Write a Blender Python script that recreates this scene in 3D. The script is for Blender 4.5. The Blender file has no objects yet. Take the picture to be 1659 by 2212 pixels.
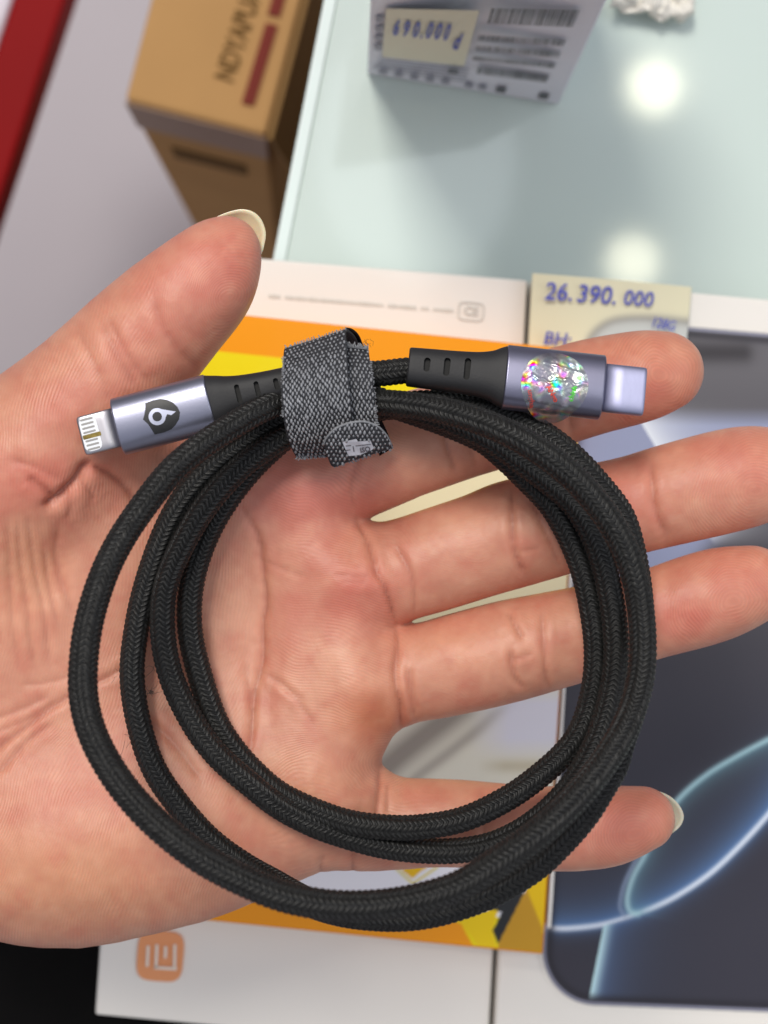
import bpy, bmesh, math, random
import numpy as np
from mathutils import Vector, Matrix, Quaternion
random.seed(7); RNG = np.random.RandomState(7)
C = bpy.context.scene.collection
PI = math.pi

# ------------------------------------------------------------------ camera, world, lights
FPX, UC, VC = 3190.0, 829.5, 1106.0        # focal length and centre, in pixels of a 1659 x 2212 view
HD = 250.0                                 # hand plane: mm from the camera
CAM_Z = 0.385                              # camera height over the glass counter, metres
cam_d = bpy.data.cameras.new('camera'); cam = bpy.data.objects.new('camera', cam_d); C.objects.link(cam)
bpy.context.scene.camera = cam
cam_d.sensor_fit = 'HORIZONTAL'; cam_d.sensor_width = 36.0; cam_d.lens = 36.0 * FPX / 1659.0
cam_d.clip_start = 0.01; cam_d.clip_end = 50
down = Vector(((640 - UC) / FPX, -(900 - VC) / FPX, -1)).normalized()
RC = down.rotation_difference(Vector((0, 0, -1))).to_matrix()
MC = Matrix.Translation((0, 0, CAM_Z)) @ RC.to_4x4()
cam.matrix_world = MC
cam_d.dof.use_dof = True; cam_d.dof.focus_distance = 0.243; cam_d.dof.aperture_fstop = cam_d.lens / 2.6
RN = np.array(RC); CN = np.array((0, 0, CAM_Z))

sc = bpy.context.scene
sc.view_settings.view_transform = 'Standard'; sc.view_settings.look = 'None'
sc.view_settings.exposure = 0.08; sc.view_settings.gamma = 1.0
try:
    sc.cycles.max_bounces = 6; sc.cycles.diffuse_bounces = 3; sc.cycles.glossy_bounces = 3
    sc.cycles.sample_clamp_indirect = 4.0
except Exception: pass
w = bpy.data.worlds.new('World'); sc.world = w; w.use_nodes = True
bg = w.node_tree.nodes['Background']; wn = w.node_tree.nodes; wl = w.node_tree.links
tcw = wn.new('ShaderNodeTexCoord'); sx = wn.new('ShaderNodeSeparateXYZ'); cr_ = wn.new('ShaderNodeValToRGB')   # a shop: bright ceiling, duller walls, dim floor
wl.new(tcw.outputs['Generated'], sx.inputs[0]); wl.new(sx.outputs['Z'], cr_.inputs[0]); wl.new(cr_.outputs[0], bg.inputs[0])
cr_.color_ramp.elements[0].position = 0.0; cr_.color_ramp.elements[0].color = (.13, .115, .11, 1)
cr_.color_ramp.elements[1].position = 0.85; cr_.color_ramp.elements[1].color = (.52, .54, .60, 1)
bg.inputs[1].default_value = 1.0

def area(name, loc, target, size, power, col, shape='SQUARE', sy=None):
    l = bpy.data.lights.new(name, 'AREA'); l.shape = shape; l.size = size
    if sy: l.size_y = sy
    l.energy = power; l.color = col
    o = bpy.data.objects.new(name, l); C.objects.link(o); o.location = loc
    o.rotation_euler = (Vector(target) - Vector(loc)).to_track_quat('-Z', 'Y').to_euler()
    return o
area('ceiling_panel_light', (-0.40, 0.95, 1.70), (0, 0, 0.12), 0.45, 24.0, (1.0, 0.94, 0.86), 'RECTANGLE', 0.6)
area('cool_fill_light', (1.0, 0.15, 1.1), (0, 0, 0.1), 0.7, 2.4, (0.86, 0.90, 1.0))  # added cool fill lamp; no window is seen there

# ------------------------------------------------------------------ coordinates
def P(u, v, h=0.0):                                    # measured point at h mm above the hand plane -> world
    d = (HD - h) / 1000.0
    return Vector(MC @ Vector(((u - UC) / FPX * d, -(v - VC) / FPX * d, -d)))
def camspace(u, v, h):                                 # the same in camera axes, millimetres
    u, v, h = map(np.asarray, (u, v, h)); d = HD - h
    return np.stack([(u - UC) / FPX * d, -(v - VC) / FPX * d, -d + HD + 0 * u], -1)   # z: mm above hand plane
def cam2world(a):                                      # (N,3) mm, z above hand plane -> metres, world
    b = np.array(a, float); b[:, 2] -= HD
    return (b / 1000.0) @ RN.T + CN
def Q(u, v, z):                                        # measured point on the level plane z
    r = RC @ Vector(((u - UC) / FPX, -(v - VC) / FPX, -1)); t = (z - CAM_Z) / r.z
    return Vector((0, 0, CAM_Z)) + r * t
def QN(u, v, z):
    r = np.stack([(u - UC) / FPX, -(v - VC) / FPX, -np.ones_like(u)], -1) @ RN.T
    return CN + r * ((z - CAM_Z) / r[..., 2])[..., None]

# ------------------------------------------------------------------ materials
def lin(r, g, b):
    f = lambda c: (c / 255 / 12.92) if c / 255 <= 0.04045 else ((c / 255 + 0.055) / 1.055) ** 2.4
    return (f(r), f(g), f(b), 1.0)
LINN = lambda a: np.where(np.asarray(a) / 255 <= .04045, np.asarray(a) / 255 / 12.92, ((np.asarray(a) / 255 + .055) / 1.055) ** 2.4)
def mat(name, col=(0.8, 0.8, 0.8, 1), rough=0.5, metal=0.0, spec=0.5, coat=0.0, attr=None, noise=None, bump=None):
    m = bpy.data.materials.new(name); m.use_nodes = True; nt = m.node_tree; N = nt.nodes; L = nt.links
    b = N['Principled BSDF']; b.inputs['Base Color'].default_value = col
    b.inputs['Roughness'].default_value = rough; b.inputs['Metallic'].default_value = metal
    b.inputs['Specular IOR Level'].default_value = spec
    b.inputs['Coat Weight'].default_value = coat; b.inputs['Coat Roughness'].default_value = 0.03
    tc = N.new('ShaderNodeTexCoord'); out = None
    if attr:
        a = N.new('ShaderNodeAttribute'); a.attribute_name = attr; out = a.outputs['Color']
    if noise:                                           # (scale, amount)
        n = N.new('ShaderNodeTexNoise'); n.inputs['Scale'].default_value = noise[0]; n.inputs['Detail'].default_value = 4
        L.new(tc.outputs['Object'], n.inputs['Vector'])
        mr = N.new('ShaderNodeMapRange'); mr.inputs['To Min'].default_value = 1 - noise[1]; mr.inputs['To Max'].default_value = 1 + noise[1]
        mr.inputs['From Min'].default_value = 0.25; mr.inputs['From Max'].default_value = 0.75
        L.new(n.outputs['Fac'], mr.inputs['Value'])
        vm = N.new('ShaderNodeVectorMath'); vm.operation = 'SCALE'
        if out: L.new(out, vm.inputs[0])
        else: vm.inputs[0].default_value = col[:3]
        L.new(mr.outputs[0], vm.inputs['Scale']); out = vm.outputs[0]
    if out: L.new(out, b.inputs['Base Color'])
    if bump:                                            # (scale, strength, distance)
        n = N.new('ShaderNodeTexNoise'); n.inputs['Scale'].default_value = bump[0]; n.inputs['Detail'].default_value = 3
        L.new(tc.outputs['Object'], n.inputs['Vector'])
        bp = N.new('ShaderNodeBump'); bp.inputs['Strength'].default_value = bump[1]; bp.inputs['Distance'].default_value = bump[2]
        L.new(n.outputs['Fac'], bp.inputs['Height']); L.new(bp.outputs[0], b.inputs['Normal'])
    return m

# ------------------------------------------------------------------ objects
def tag(o, label=None, cat=None, group=None, kind=None):
    for k, x in (('label', label), ('category', cat), ('group', group), ('kind', kind)):
        if x: o[k] = x
    return o
def empty(name, loc):
    o = bpy.data.objects.new(name, None); C.objects.link(o); o.location = loc; o.empty_display_size = 0.01
    return o
def root_loc(o):
    v = Vector((0, 0, 0))
    while o is not None: v += o.location; o = o.parent
    return np.array(v)
def npmesh(name, verts, faces, material, parent=None, smooth=True, attrs=None, uv=None):
    """verts (N,3) world metres, faces (M,k) ints or a list of tuples -> one linked mesh object"""
    me = bpy.data.meshes.new(name)
    verts = np.asarray(verts, np.float64); origin = verts.mean(0) if parent is None else root_loc(parent)
    if isinstance(faces, np.ndarray):
        k = faces.shape[1]
        me.vertices.add(len(verts)); me.loops.add(faces.size); me.polygons.add(len(faces))
        me.vertices.foreach_set('co', (verts - origin).astype(np.float32).ravel())
        me.loops.foreach_set('vertex_index', faces.astype(np.int32).ravel())
        me.polygons.foreach_set('loop_start', np.arange(0, faces.size, k, dtype=np.int32))
        me.update(calc_edges=True)
    else:
        me.from_pydata((verts - origin).tolist(), [], [tuple(int(i) for i in f) for f in faces]); me.update()
    if smooth: me.polygons.foreach_set('use_smooth', np.ones(len(me.polygons), bool))
    for an, (typ, arr) in (attrs or {}).items():
        a = me.attributes.new(an, typ, 'POINT')
        if typ == 'FLOAT_COLOR':
            c4 = np.ones((len(verts), 4), np.float32); c4[:, :3] = arr; a.data.foreach_set('color', c4.ravel())
        else: a.data.foreach_set('value', np.asarray(arr, np.float32).ravel())
    me.materials.append(material)
    o = bpy.data.objects.new(name, me); C.objects.link(o)
    if parent is None: o.location = origin
    else: o.parent = parent
    return o
def local(verts, M):
    v = np.asarray(verts, float); R = np.array(M.to_3x3()); return v @ R.T + np.array(M.translation)
def fix_normals(o):
    bm = bmesh.new(); bm.from_mesh(o.data); bmesh.ops.recalc_face_normals(bm, faces=bm.faces); bm.to_mesh(o.data); bm.free()
    return o
def bevel(o, width, seg=2, angle=0.6):
    bm = bmesh.new(); bm.from_mesh(o.data)
    es = [e for e in bm.edges if len(e.link_faces) == 2 and e.calc_face_angle(0) > angle]
    bmesh.ops.bevel(bm, geom=es, offset=width, segments=seg, profile=0.5, affect='EDGES')
    bm.to_mesh(o.data); bm.free(); return o
def prism(name, top, zbot, material, parent=None, bev=0.0008, off=(0, 0)):
    """a slab: its top face is the list of world points, its sides go straight down to zbot"""
    n = len(top); v = [tuple(p) for p in top] + [(p[0] + off[0], p[1] + off[1], zbot) for p in top]
    f = [tuple(range(n)), tuple(range(2 * n - 1, n - 1, -1))] + [(i, n + i, n + (i + 1) % n, (i + 1) % n) for i in range(n)]
    o = fix_normals(npmesh(name, v, f, material, parent, smooth=False))
    if bev: bevel(o, bev)
    return o
def grid_faces(nr, nc, wrap=False):
    r = np.arange(nr - 1)[:, None]; c = np.arange(nc if wrap else nc - 1)[None]
    a = r * nc + c; b = r * nc + (c + 1) % nc
    return np.stack([a, b, b + nc, a + nc], -1).reshape(-1, 4)
def text_mesh(s, size=1.0, shear=0.0, bold=0.0):
    cu = bpy.data.curves.new('t', 'FONT'); cu.body = s; cu.size = size; cu.shear = shear; cu.offset = bold
    cu.align_x = 'CENTER'; cu.align_y = 'CENTER'; cu.resolution_u = 3
    o = bpy.data.objects.new('t', cu); C.objects.link(o)
    bpy.context.view_layer.update()
    me = bpy.data.meshes.new_from_object(o.evaluated_get(bpy.context.evaluated_depsgraph_get()))
    v = np.array([x.co[:] for x in me.vertices]).reshape(-1, 3); f = [tuple(p.vertices) for p in me.polygons]
    bpy.data.objects.remove(o); bpy.data.curves.remove(cu); bpy.data.meshes.remove(me)
    return v, f
def plane_text(name, s, u, v, z, hpx, ang, m, parent, shear=0.0, bold=0.0, sx=1.0, lift=0.0004):
    """flat lettering on the level plane z, centred on a measured point, ang degrees clockwise in the view"""
    tv, tf = text_mesh(s, 1.0, shear, bold)
    a = math.radians(ang); x = tv[:, 0] * hpx * sx; y = -tv[:, 1] * hpx
    uu = u + x * math.cos(a) - y * math.sin(a); vv = v + x * math.sin(a) + y * math.cos(a)
    return npmesh(name, QN(uu, vv, z + lift), tf, m, parent, smooth=False)
def in_poly(x, y, poly):
    inside = np.zeros(np.shape(x), bool); n = len(poly)
    for i in range(n):
        x0, y0 = poly[i]; x1, y1 = poly[(i + 1) % n]
        if y0 == y1: continue
        c = ((y0 > y) != (y1 > y)) & (x < (x1 - x0) * (y - y0) / (y1 - y0) + x0)
        inside ^= c
    return inside
def seg_dist(x, y, pts, closed=False):
    """distance to a polyline, and the side (cross product sign) of the nearest piece"""
    best = np.full(np.shape(x), 1e9); side = np.zeros(np.shape(x)); tt = np.zeros(np.shape(x)); acc = 0.0
    n = len(pts); rng = range(n if closed else n - 1)
    for i in rng:
        x0, y0 = pts[i]; x1, y1 = pts[(i + 1) % n]; dx, dy = x1 - x0, y1 - y0; l2 = dx * dx + dy * dy + 1e-12
        t = np.clip(((x - x0) * dx + (y - y0) * dy) / l2, 0, 1)
        ex, ey = x - x0 - t * dx, y - y0 - t * dy; d = ex * ex + ey * ey
        m = d < best; best = np.where(m, d, best); side = np.where(m, dx * ey - dy * ex, side)
        tt = np.where(m, acc + t * math.sqrt(l2), tt); acc += math.sqrt(l2)
    return np.sqrt(best), side, tt / acc
def spline(pts, n, closed=False):
    """Catmull-Rom (centripetal enough here) through rows of pts, n samples evenly spaced along the length"""
    p = np.asarray(pts, float); q = np.vstack([2 * p[0] - p[1], p, 2 * p[-1] - p[-2]]); out = []
    for i in range(1, len(q) - 2):
        t = np.linspace(0, 1, 24, endpoint=False)[:, None]; a, b, c, d = q[i - 1], q[i], q[i + 1], q[i + 2]
        out.append(0.5 * (2 * b + (c - a) * t + (2 * a - 5 * b + 4 * c - d) * t ** 2 + (3 * b - a - 3 * c + d) * t ** 3))
    out = np.vstack(out + [p[-1:]]); k = min(3, p.shape[1])
    s = np.concatenate([[0], np.cumsum(np.linalg.norm(np.diff(out[:, :k], axis=0), axis=1))])
    si = np.linspace(0, s[-1], n)
    return np.stack([np.interp(si, s, out[:, j]) for j in range(p.shape[1])], 1), s[-1]
def vnoise(x, y, scale, seed=0):
    """smooth value noise on a plane, -1..1"""
    r = np.random.RandomState(seed); T = r.rand(64, 64) * 2 - 1
    a, b = np.asarray(x) / scale, np.asarray(y) / scale; i, j = np.floor(a).astype(int), np.floor(b).astype(int)
    fa, fb = a - i, b - j; fa = fa * fa * (3 - 2 * fa); fb = fb * fb * (3 - 2 * fb)
    g = lambda i, j: T[i % 64, j % 64]
    return (g(i, j) * (1 - fa) + g(i + 1, j) * fa) * (1 - fb) + (g(i, j + 1) * (1 - fa) + g(i + 1, j + 1) * fa) * fb
def mix(a, b, t):
    t = np.clip(t, 0, 1)[..., None]; return a * (1 - t) + np.asarray(b, float) * t

# ================================================================== SETTING
FLOOR_Z = -0.965
m_floor = mat('floor_vinyl', lin(196, 186, 190), 0.45, noise=(3, 0.05))
o = npmesh('floor', [(-6, -6, FLOOR_Z), (6, -6, FLOOR_Z), (6, 6, FLOOR_Z), (-6, 6, FLOOR_Z)], [(0, 1, 2, 3)], m_floor, smooth=False)
tag(o, kind='structure')

# glass counter -----------------------------------------------------
ctr = empty('glass_counter', Q(1400, 300, 0.0))
tag(ctr, 'pale green glass counter top under all the boxes, reflecting two round lamps', 'counter')
m_glass = mat('back_painted_glass', lin(202, 217, 210), 0.6, coat=1.0, noise=(5, 0.03)); m_glass.node_tree.nodes['Principled BSDF'].inputs['Coat Roughness'].default_value = .07
m_edge = mat('glass_edge', lin(226, 240, 236), 0.25)
m_body = mat('counter_body', lin(120, 110, 98), 0.6, noise=(8, 0.05))
def towards(a, b, k): return (a[0] + (b[0] - a[0]) * k, a[1] + (b[1] - a[1]) * k)
e0 = towards((700, 0), (590, 560), -1.5); e1 = towards((700, 0), (590, 560), 5.2)
tl, bl = Q(e0[0], e0[1], 0), Q(e1[0], e1[1], 0); ax = (bl - tl).normalized(); px = Vector((-ax.y, ax.x, 0))
if px.x < 0: px = -px
top = [tl + px * 0.003, tl + px * 0.7, bl + px * 0.7, bl + px * 0.003]
prism('glass_top', top, -0.008, m_glass, ctr, bev=0.001)
prism('edge_trim', [tl, tl + px * 0.003, bl + px * 0.003, bl], -0.0085, m_edge, ctr, bev=0)
prism('counter_body', [Vector((p.x, p.y, -0.0085)) for p in (tl + px * 0.05, tl + px * 0.68, bl + px * 0.68, bl + px * 0.05)], FLOOR_Z, m_body, ctr, bev=0.002)

# the two downlights that the glass mirrors --------------------------
for (u, v, rad, pw) in ((1411, 188, 0.046, 0.44), (1366, 566, 0.046, 0.36)):
    q = Q(u, v, 0); d = (q - Vector((0, 0, CAM_Z))).normalized(); r = Vector((d.x, d.y, -d.z)); t = (2.15 - 0.0) / r.z
    p = q + r * t
    l = area('ceiling_downlight', p, p + Vector((0, 0, -1)), rad * 2, pw, (1.0, 0.95, 0.70), 'DISK')

q = Q(900, 330, 0); d = (q - Vector((0, 0, CAM_Z))).normalized(); r = Vector((d.x, d.y, -d.z)); p = q + r * (2.15 / r.z)
area('glass_sheen_light', p, p + Vector((0, 0, -1)), 0.34, 0.9, (0.86, 0.95, 1.0), 'ELLIPSE', 0.46)  # unseen lamp added for a pale bluish reflection on the glass

# red strip, top left -------------------------------------------------
m_red = mat('red_lacquer', lin(146, 8, 12), 0.6, spec=.15, noise=(6, 0.10))
m_lil = mat('white_board', lin(215, 205, 215), 0.4)
zr = -0.42
def ext(a, b, k): return (a[0] + (b[0] - a[0]) * k, a[1] + (b[1] - a[1]) * k)
r0, r1 = ext((140, 0), (0, 425), -1.2), ext((140, 0), (0, 425), 2.2)
s0, s1 = ext((26, 0), (-114, 425), -1.2), ext((26, 0), (-114, 425), 2.2)
t0, t1 = (s0[0] - 260, s0[1] - 20), (s1[0] - 260, s1[1] - 20)
o = prism('red_bench_edge', [Q(*s0, zr), Q(*r0, zr), Q(*r1, zr), Q(*s1, zr)], zr - 0.03, m_red, bev=0.002)
tag(o, 'dark red strip along a low bench crossing the top left corner', 'strip')
o = prism('low_bench', [Q(*t0, zr - .002), Q(*s0, zr - .002), Q(*s1, zr - .002), Q(*t1, zr - .002)], zr - 0.03, m_lil, bev=0.002)
tag(o, 'pale lilac low bench top beyond the red strip, at the very top left corner', 'bench')

# cardboard carton ----------------------------------------------------
m_card = mat('cardboard', lin(196, 152, 100), 0.85, spec=0.1, noise=(14, 0.06), bump=(300, 0.15, 0.0005))
m_card2 = mat('cardboard_dark', lin(150, 116, 74), 0.9, spec=0.1, noise=(14, 0.08))
m_ink = mat('carton_ink', lin(118, 88, 50), 0.8, spec=0.1)
m_redink = mat('carton_red_ink', lin(128, 58, 50), 0.8, spec=0.1)
m_tape = mat('carton_tape', lin(140, 98, 56), 0.35, spec=0.4)
cz = -0.215
cart = empty('cardboard_carton', Q(470, 120, cz))
tag(cart, 'tall brown cardboard carton standing on the floor beside the glass counter', 'carton')
K = [(270, 216), (575, 293), (690, -150), (385, -227)]
ct = [Q(*k, cz) for k in K]
prism('carton_body', ct, FLOOR_Z + 0.001, m_card, cart, bev=0.002)
a, b = Q(572, 297, cz), Q(688, -150, cz); nrm = Vector((b.y - a.y, a.x - b.x, 0)).normalized()
if nrm.x < 0: nrm = -nrm
c0, c1 = a + nrm * 0.013 + Vector((0, 0, -0.09)), b + nrm * 0.013 + Vector((0, 0, -0.09))
th = nrm * 0.001
fl = [a + th, b + th, c1, c0, a + th * 3, b + th * 3, c1 + th * 2, c0 + th * 2]
o = fix_normals(npmesh('dark_side_strip', fl, [(0, 1, 2, 3), (7, 6, 5, 4), (0, 4, 5, 1), (1, 5, 6, 2), (2, 6, 7, 3), (3, 7, 4, 0)], m_card2, cart, smooth=False))  # added slanted strip for the dark stripe beside the carton
plane_text('printed_lettering', 'NDYAPUAH', 522, 60, cz, 62, -72, m_ink, cart, bold=0.02, sx=0.72, lift=0.0006)
prism('red_bar', [Q(*k, cz + .0012) for k in ((522, 222), (548, 228), (600, 55), (574, 49))], cz + .0002, m_redink, cart, bev=0)
prism('red_bar', [Q(*k, cz + .0012) for k in ((578, 30), (604, 36), (640, -90), (614, -96))], cz + .0002, m_redink, cart, bev=0)
# seam and tape on the front face
f0, f1 = ct[0], ct[1]; fn = Vector((f1.y - f0.y, f0.x - f1.x, 0)).normalized()
if fn.y > 0: fn = -fn
def front(s, z, out): p = f0.lerp(f1, s); return Vector((p.x, p.y, z)) + fn * out
def face_strip(name, s0, s1, z0, z1, m):
    v = [front(s0, z0, .0002), front(s1, z0, .0002), front(s1, z1, .0002), front(s0, z1, .0002)]
    v += [x + fn * .0008 for x in v]
    return fix_normals(npmesh(name, v, [(0, 1, 2, 3), (7, 6, 5, 4), (0, 4, 5, 1), (1, 5, 6, 2), (2, 6, 7, 3), (3, 7, 4, 0)], m, cart, smooth=False))
face_strip('tape', 0.0, 1.0, cz - 0.002, cz - 0.05, m_tape)
face_strip('printed_band', 0.2, 0.8, cz - 0.085, cz - 0.11, m_ink)

# ================================================================== THINGS ON THE COUNTER
m_white = mat('white_card', lin(238, 234, 226), 0.38, coat=0.25, noise=(30, 0.012))
m_gap = mat('black_felt', lin(14, 13, 13), 0.9, spec=0.1, noise=(60, 0.2), bump=(900, 0.3, 0.0005))
o = prism('black_mat', [Q(*k, 0.004) for k in ((-420, 1500), (1150, 1600), (1080, 2700), (-520, 2600))], 0.0004, m_gap, bev=0.001)
tag(o, 'black felt mat on the counter, seen in the bottom left corner beside the white box', 'mat')

zb = 0.038
wb = empty('white_phone_box', Q(600, 2100, zb))
tag(wb, 'white glossy phone box with a small orange logo, under the orange packet', 'box')
prism('box_lid', [Q(*k, zb) for k in ((250, 1530), (1092, 1605), (1054, 2272), (205, 2193))], 0.006, m_white, wb, bev=0.0007)
wt = empty('white_slim_box', Q(800, 600, zb))
tag(wt, 'white slim box with one line of faint grey print, above the orange packet', 'box')
prism('box_lid', [Q(*k, zb) for k in ((425, 547), (1140, 605), (1104, 1290), (388, 1228))], 0.006, m_white, wt, bev=0.0007)
# orange rounded-square mark with its cut-out lines
m_logo = mat('orange_logo', lin(236, 158, 104), 0.45); m_lw = mat('logo_white', lin(244, 232, 216), 0.45)
def superell(cu, cv, a, b, ang, n=40, e=4.0):
    r = []
    for i in range(n):
        t = 2 * PI * i / n; x = a * math.copysign(abs(math.cos(t)) ** (2 / e), math.cos(t)); y = b * math.copysign(abs(math.sin(t)) ** (2 / e), math.sin(t))
        r.append((cu + x * math.cos(ang) - y * math.sin(ang), cv + x * math.sin(ang) + y * math.cos(ang)))
    return r
prism('logo', [Q(*k, zb + .0006) for k in superell(346, 2066, 50, 54, 0.08)], zb + .0001, m_logo, wb, bev=0)
def stroke(name, pts, z, wd, m, parent, lift):
    """a flat line of width wd px on the level plane z"""
    p = np.array(pts, float); out = []
    for i in range(len(p)):
        t = p[min(i + 1, len(p) - 1)] - p[max(i - 1, 0)]; t /= np.linalg.norm(t) + 1e-9; nn = np.array([-t[1], t[0]]) * wd / 2
        out += [p[i] + nn, p[i] - nn]
    out = np.array(out); return npmesh(name, QN(out[:, 0], out[:, 1], z + lift), [(2 * i, 2 * i + 1, 2 * i + 3, 2 * i + 2) for i in range(len(p) - 1)], m, parent, smooth=False)
for pts in ([(320, 2043), (318, 2088)], [(378, 2040), (377, 2090)], [(339, 2040), (337, 2090)], [(333, 2090), (382, 2093)], [(358, 2044), (357, 2070)]):
    stroke('logo_line', pts, zb, 6.5, m_lw, wb, .0010)
m_faint = mat('faint_print', lin(204, 202, 194), 0.5)
for i in range(46):                                   # the faint line of small print above the orange packet
    u = 575 + i * 8.9
    if RNG.rand() < 0.14: continue
    prism_h = 5 + RNG.rand() * 4
    npmesh('small_print', [Q(u + du, 639 + (u - 575) * 0.081 + dv, zb + .0003) for du, dv in ((-3.2, -prism_h / 2), (3.2, -prism_h / 2), (3.2, prism_h / 2), (-3.2, prism_h / 2))], [(0, 1, 2, 3)], m_faint, wt, smooth=False)
fr = superell(1018, 673, 27, 19, 0.09, 32, 5)
stroke('print_frame', fr + fr[:1], zb, 3.0, m_faint, wt, .0004)
plane_text('print_mark', 'CE', 1018, 673, zb, 26, 5, m_faint, wt, bold=0.03)

# phone box with the printed handset ---------------------------------
zp = 0.040
pb = empty('white_phone_box', Q(1400, 2150, zp))
tag(pb, 'white phone box with a dark handset printed on its lid, at the right edge', 'box')
prism('box_lid', [Q(*k, zp) for k in ((1152, 600), (2060, 684), (1990, 2430), (1063, 2330))], 0.0062, m_white, pb, bev=0.0007)
m_print = mat('printed_picture', rough=0.38, attr='col', spec=.25, coat=0.12)
us, vs = np.meshgrid(np.linspace(1165, 2010, 620), np.linspace(680, 2290, 900))
# picture edges: left and bottom sides of the handset with a round corner
lx = 1237 + (vs - 700) * (1172 - 1237) / 1360.0
by = 2172 + (us - 1304) * 0.040; ty = 690 + (us - 1290) * 0.083
rx = lx + 740
rad = 118.0
def rbox(du, dv_, r): return np.where((du < r) & (dv_ < r), r - np.hypot(r - du, r - dv_), np.minimum(du, dv_))
edge = np.minimum(np.minimum(rbox(us - lx, by - vs, rad), rbox(us - lx, vs - ty, rad)), np.minimum(rbox(rx - us, by - vs, rad), rbox(rx - us, vs - ty, rad)))
col = np.zeros(us.shape + (3,)) + np.array([58., 57., 67.])
col = mix(col, (84, 81, 85), np.clip((1750 - vs) / 500, 0, 1) * 0.75)
col = mix(col, (104, 102, 106), np.clip((1100 - vs) / 300, 0, 1))
# pale folds between the fingers
t = us + (vs - 900) * 0.42
col = mix(col, (146, 153, 182), 1 / (1 + np.exp(((us - 1560 + (vs - 1150) * 0.9)) / 14)) * np.clip((1290 - vs) / 60, 0, 1) * np.clip((vs - 880) / 40, 0, 1))
lineu = 1392 + (vs - 925) * 0.60
d = us - lineu
col = mix(col, (232, 238, 244), np.exp(-np.clip(d, 0, None) / 70) * (d > 0) * np.clip((1180 - vs) / 40, 0, 1) * np.clip((vs - 860) / 50, 0, 1) * 0.95)
# glowing arcs of the wallpaper
def glow(col, pts, core, c1, inner, c2, sgn, wcore=5, win=60, outw=10):
    d, side, tt = seg_dist(us, vs, spline(np.array(pts, float), 60)[0]); s = np.sign(side) * sgn
    col = mix(col, c2, np.where(s > 0, np.exp(-(d / win)), np.exp(-(d / outw) ** 1)) * inner)
    return mix(col, c1, np.exp(-(d / wcore) ** 2) * core)
A2 = [(1720, 1570), (1659, 1598), (1591, 1634), (1527, 1673), (1468, 1724), (1420, 1790), (1391, 1850), (1368, 1892), (1355, 1937), (1359, 1967), (1378, 1975)]
A1 = [(1100, 1998), (1194, 2005), (1236, 2005), (1301, 1997), (1365, 1978), (1446, 1944), (1527, 1892), (1591, 1834), (1659, 1760), (1720, 1680)]
A3 = [(1430, 1762), (1400, 1805), (1375, 1854), (1349, 1908), (1339, 1954), (1346, 1976)]
col = glow(col, A1, 1.0, (236, 244, 255), 0.95, (98, 140, 196), -1, 6, 42, 12)
col = glow(col, A2, 0.85, (190, 228, 234), 0.8, (120, 172, 186), -1, 6, 20, 5)
col = glow(col, A3, 0.8, (150, 168, 196), 0.3, (90, 96, 120), -1, 4, 12, 5)
xs = 1304 - (vs - 1999) * 0.20; d = us - xs
m_ = (vs > 1999 - (us - 1304) * 0.3) & (vs < 2158) & (d > 0)
col = mix(col, (88, 116, 160), np.exp(-np.clip(d, 0, None) / 62) * m_ * 0.9); col = mix(col, (196, 232, 238), np.exp(-(d / 17) ** 2) * m_)
col = mix(col, (60, 57, 60), np.exp(-((np.clip(np.abs(us - 1545) - 60, 0, None)) ** 2 + (vs - 762) ** 2) / 22 ** 2) * 0.9)
col = mix(col, (40, 38, 44), (np.exp(-((edge - 14) / 9) ** 2)) * 0.6)
col = mix(col, (150, 152, 172), np.exp(-((edge - 4) / 3.2) ** 2))
col = mix(col, (238, 234, 226), np.clip((1.0 - edge) / 2.5, 0, 1))
keep = edge > -8
fa = grid_faces(900, 620); kf = keep.ravel()[fa].all(1); fa = fa[kf]; used = np.unique(fa); idx = np.full(us.size, -1); idx[used] = np.arange(len(used))
pv = QN(us.ravel()[used], vs.ravel()[used], zp + .0003)
npmesh('handset_picture', pv, idx[fa][:, ::-1], m_print, pb, smooth=False, attrs={'col': ('FLOAT_COLOR', LINN(col.reshape(-1, 3)[used]))})

# orange packet --------------------------------------------------------
zo = 0.050
pk = empty('orange_packet', Q(860, 1900, zo))
tag(pk, 'thin orange and yellow retail packet with a white window, under the hand', 'packet')
OC = [(390, 666), (1262, 757), (1173, 2063), (300, 1975)]
m_or = mat('orange_card', lin(246, 152, 6), 0.4, spec=.25)
prism('packet_body', [Q(*k, zo) for k in OC], zb + .0002, m_or, pk, bev=0.0006)
nu, nv = 300, 440
S, T = np.meshgrid(np.linspace(0.004, 0.996, nu), np.linspace(0.004, 0.996, nv))
oc = np.array(OC, float)
UV = (oc[0] * ((1 - S) * (1 - T))[..., None] + oc[1] * (S * (1 - T))[..., None] + oc[2] * (S * T)[..., None] + oc[3] * ((1 - S) * T)[..., None])
pu, pvv = UV[..., 0], UV[..., 1]
col = np.zeros(pu.shape + (3,)) + np.array([250., 158., 0.])
yl = pvv - (765 + (pu - 520) * 0.10)
col = np.where((yl > 0)[..., None], np.array([244., 222., 0.]), col)
wc = (pvv > 930 + (pu - 600) * 0.09) & (pvv < 1955 + (pu - 800) * .09) & (pu < 1256 - (pvv - 950) * .065)
col = np.where(wc[..., None], np.array([236., 226., 186.]), col)
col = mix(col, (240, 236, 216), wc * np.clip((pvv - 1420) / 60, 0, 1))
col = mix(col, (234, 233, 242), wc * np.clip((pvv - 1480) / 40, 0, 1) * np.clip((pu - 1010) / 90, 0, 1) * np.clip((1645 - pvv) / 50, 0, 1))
t = (pu * 130 + pvv * 160) / 206 + 5 * vnoise(pu, pvv, 90, 41)
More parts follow.
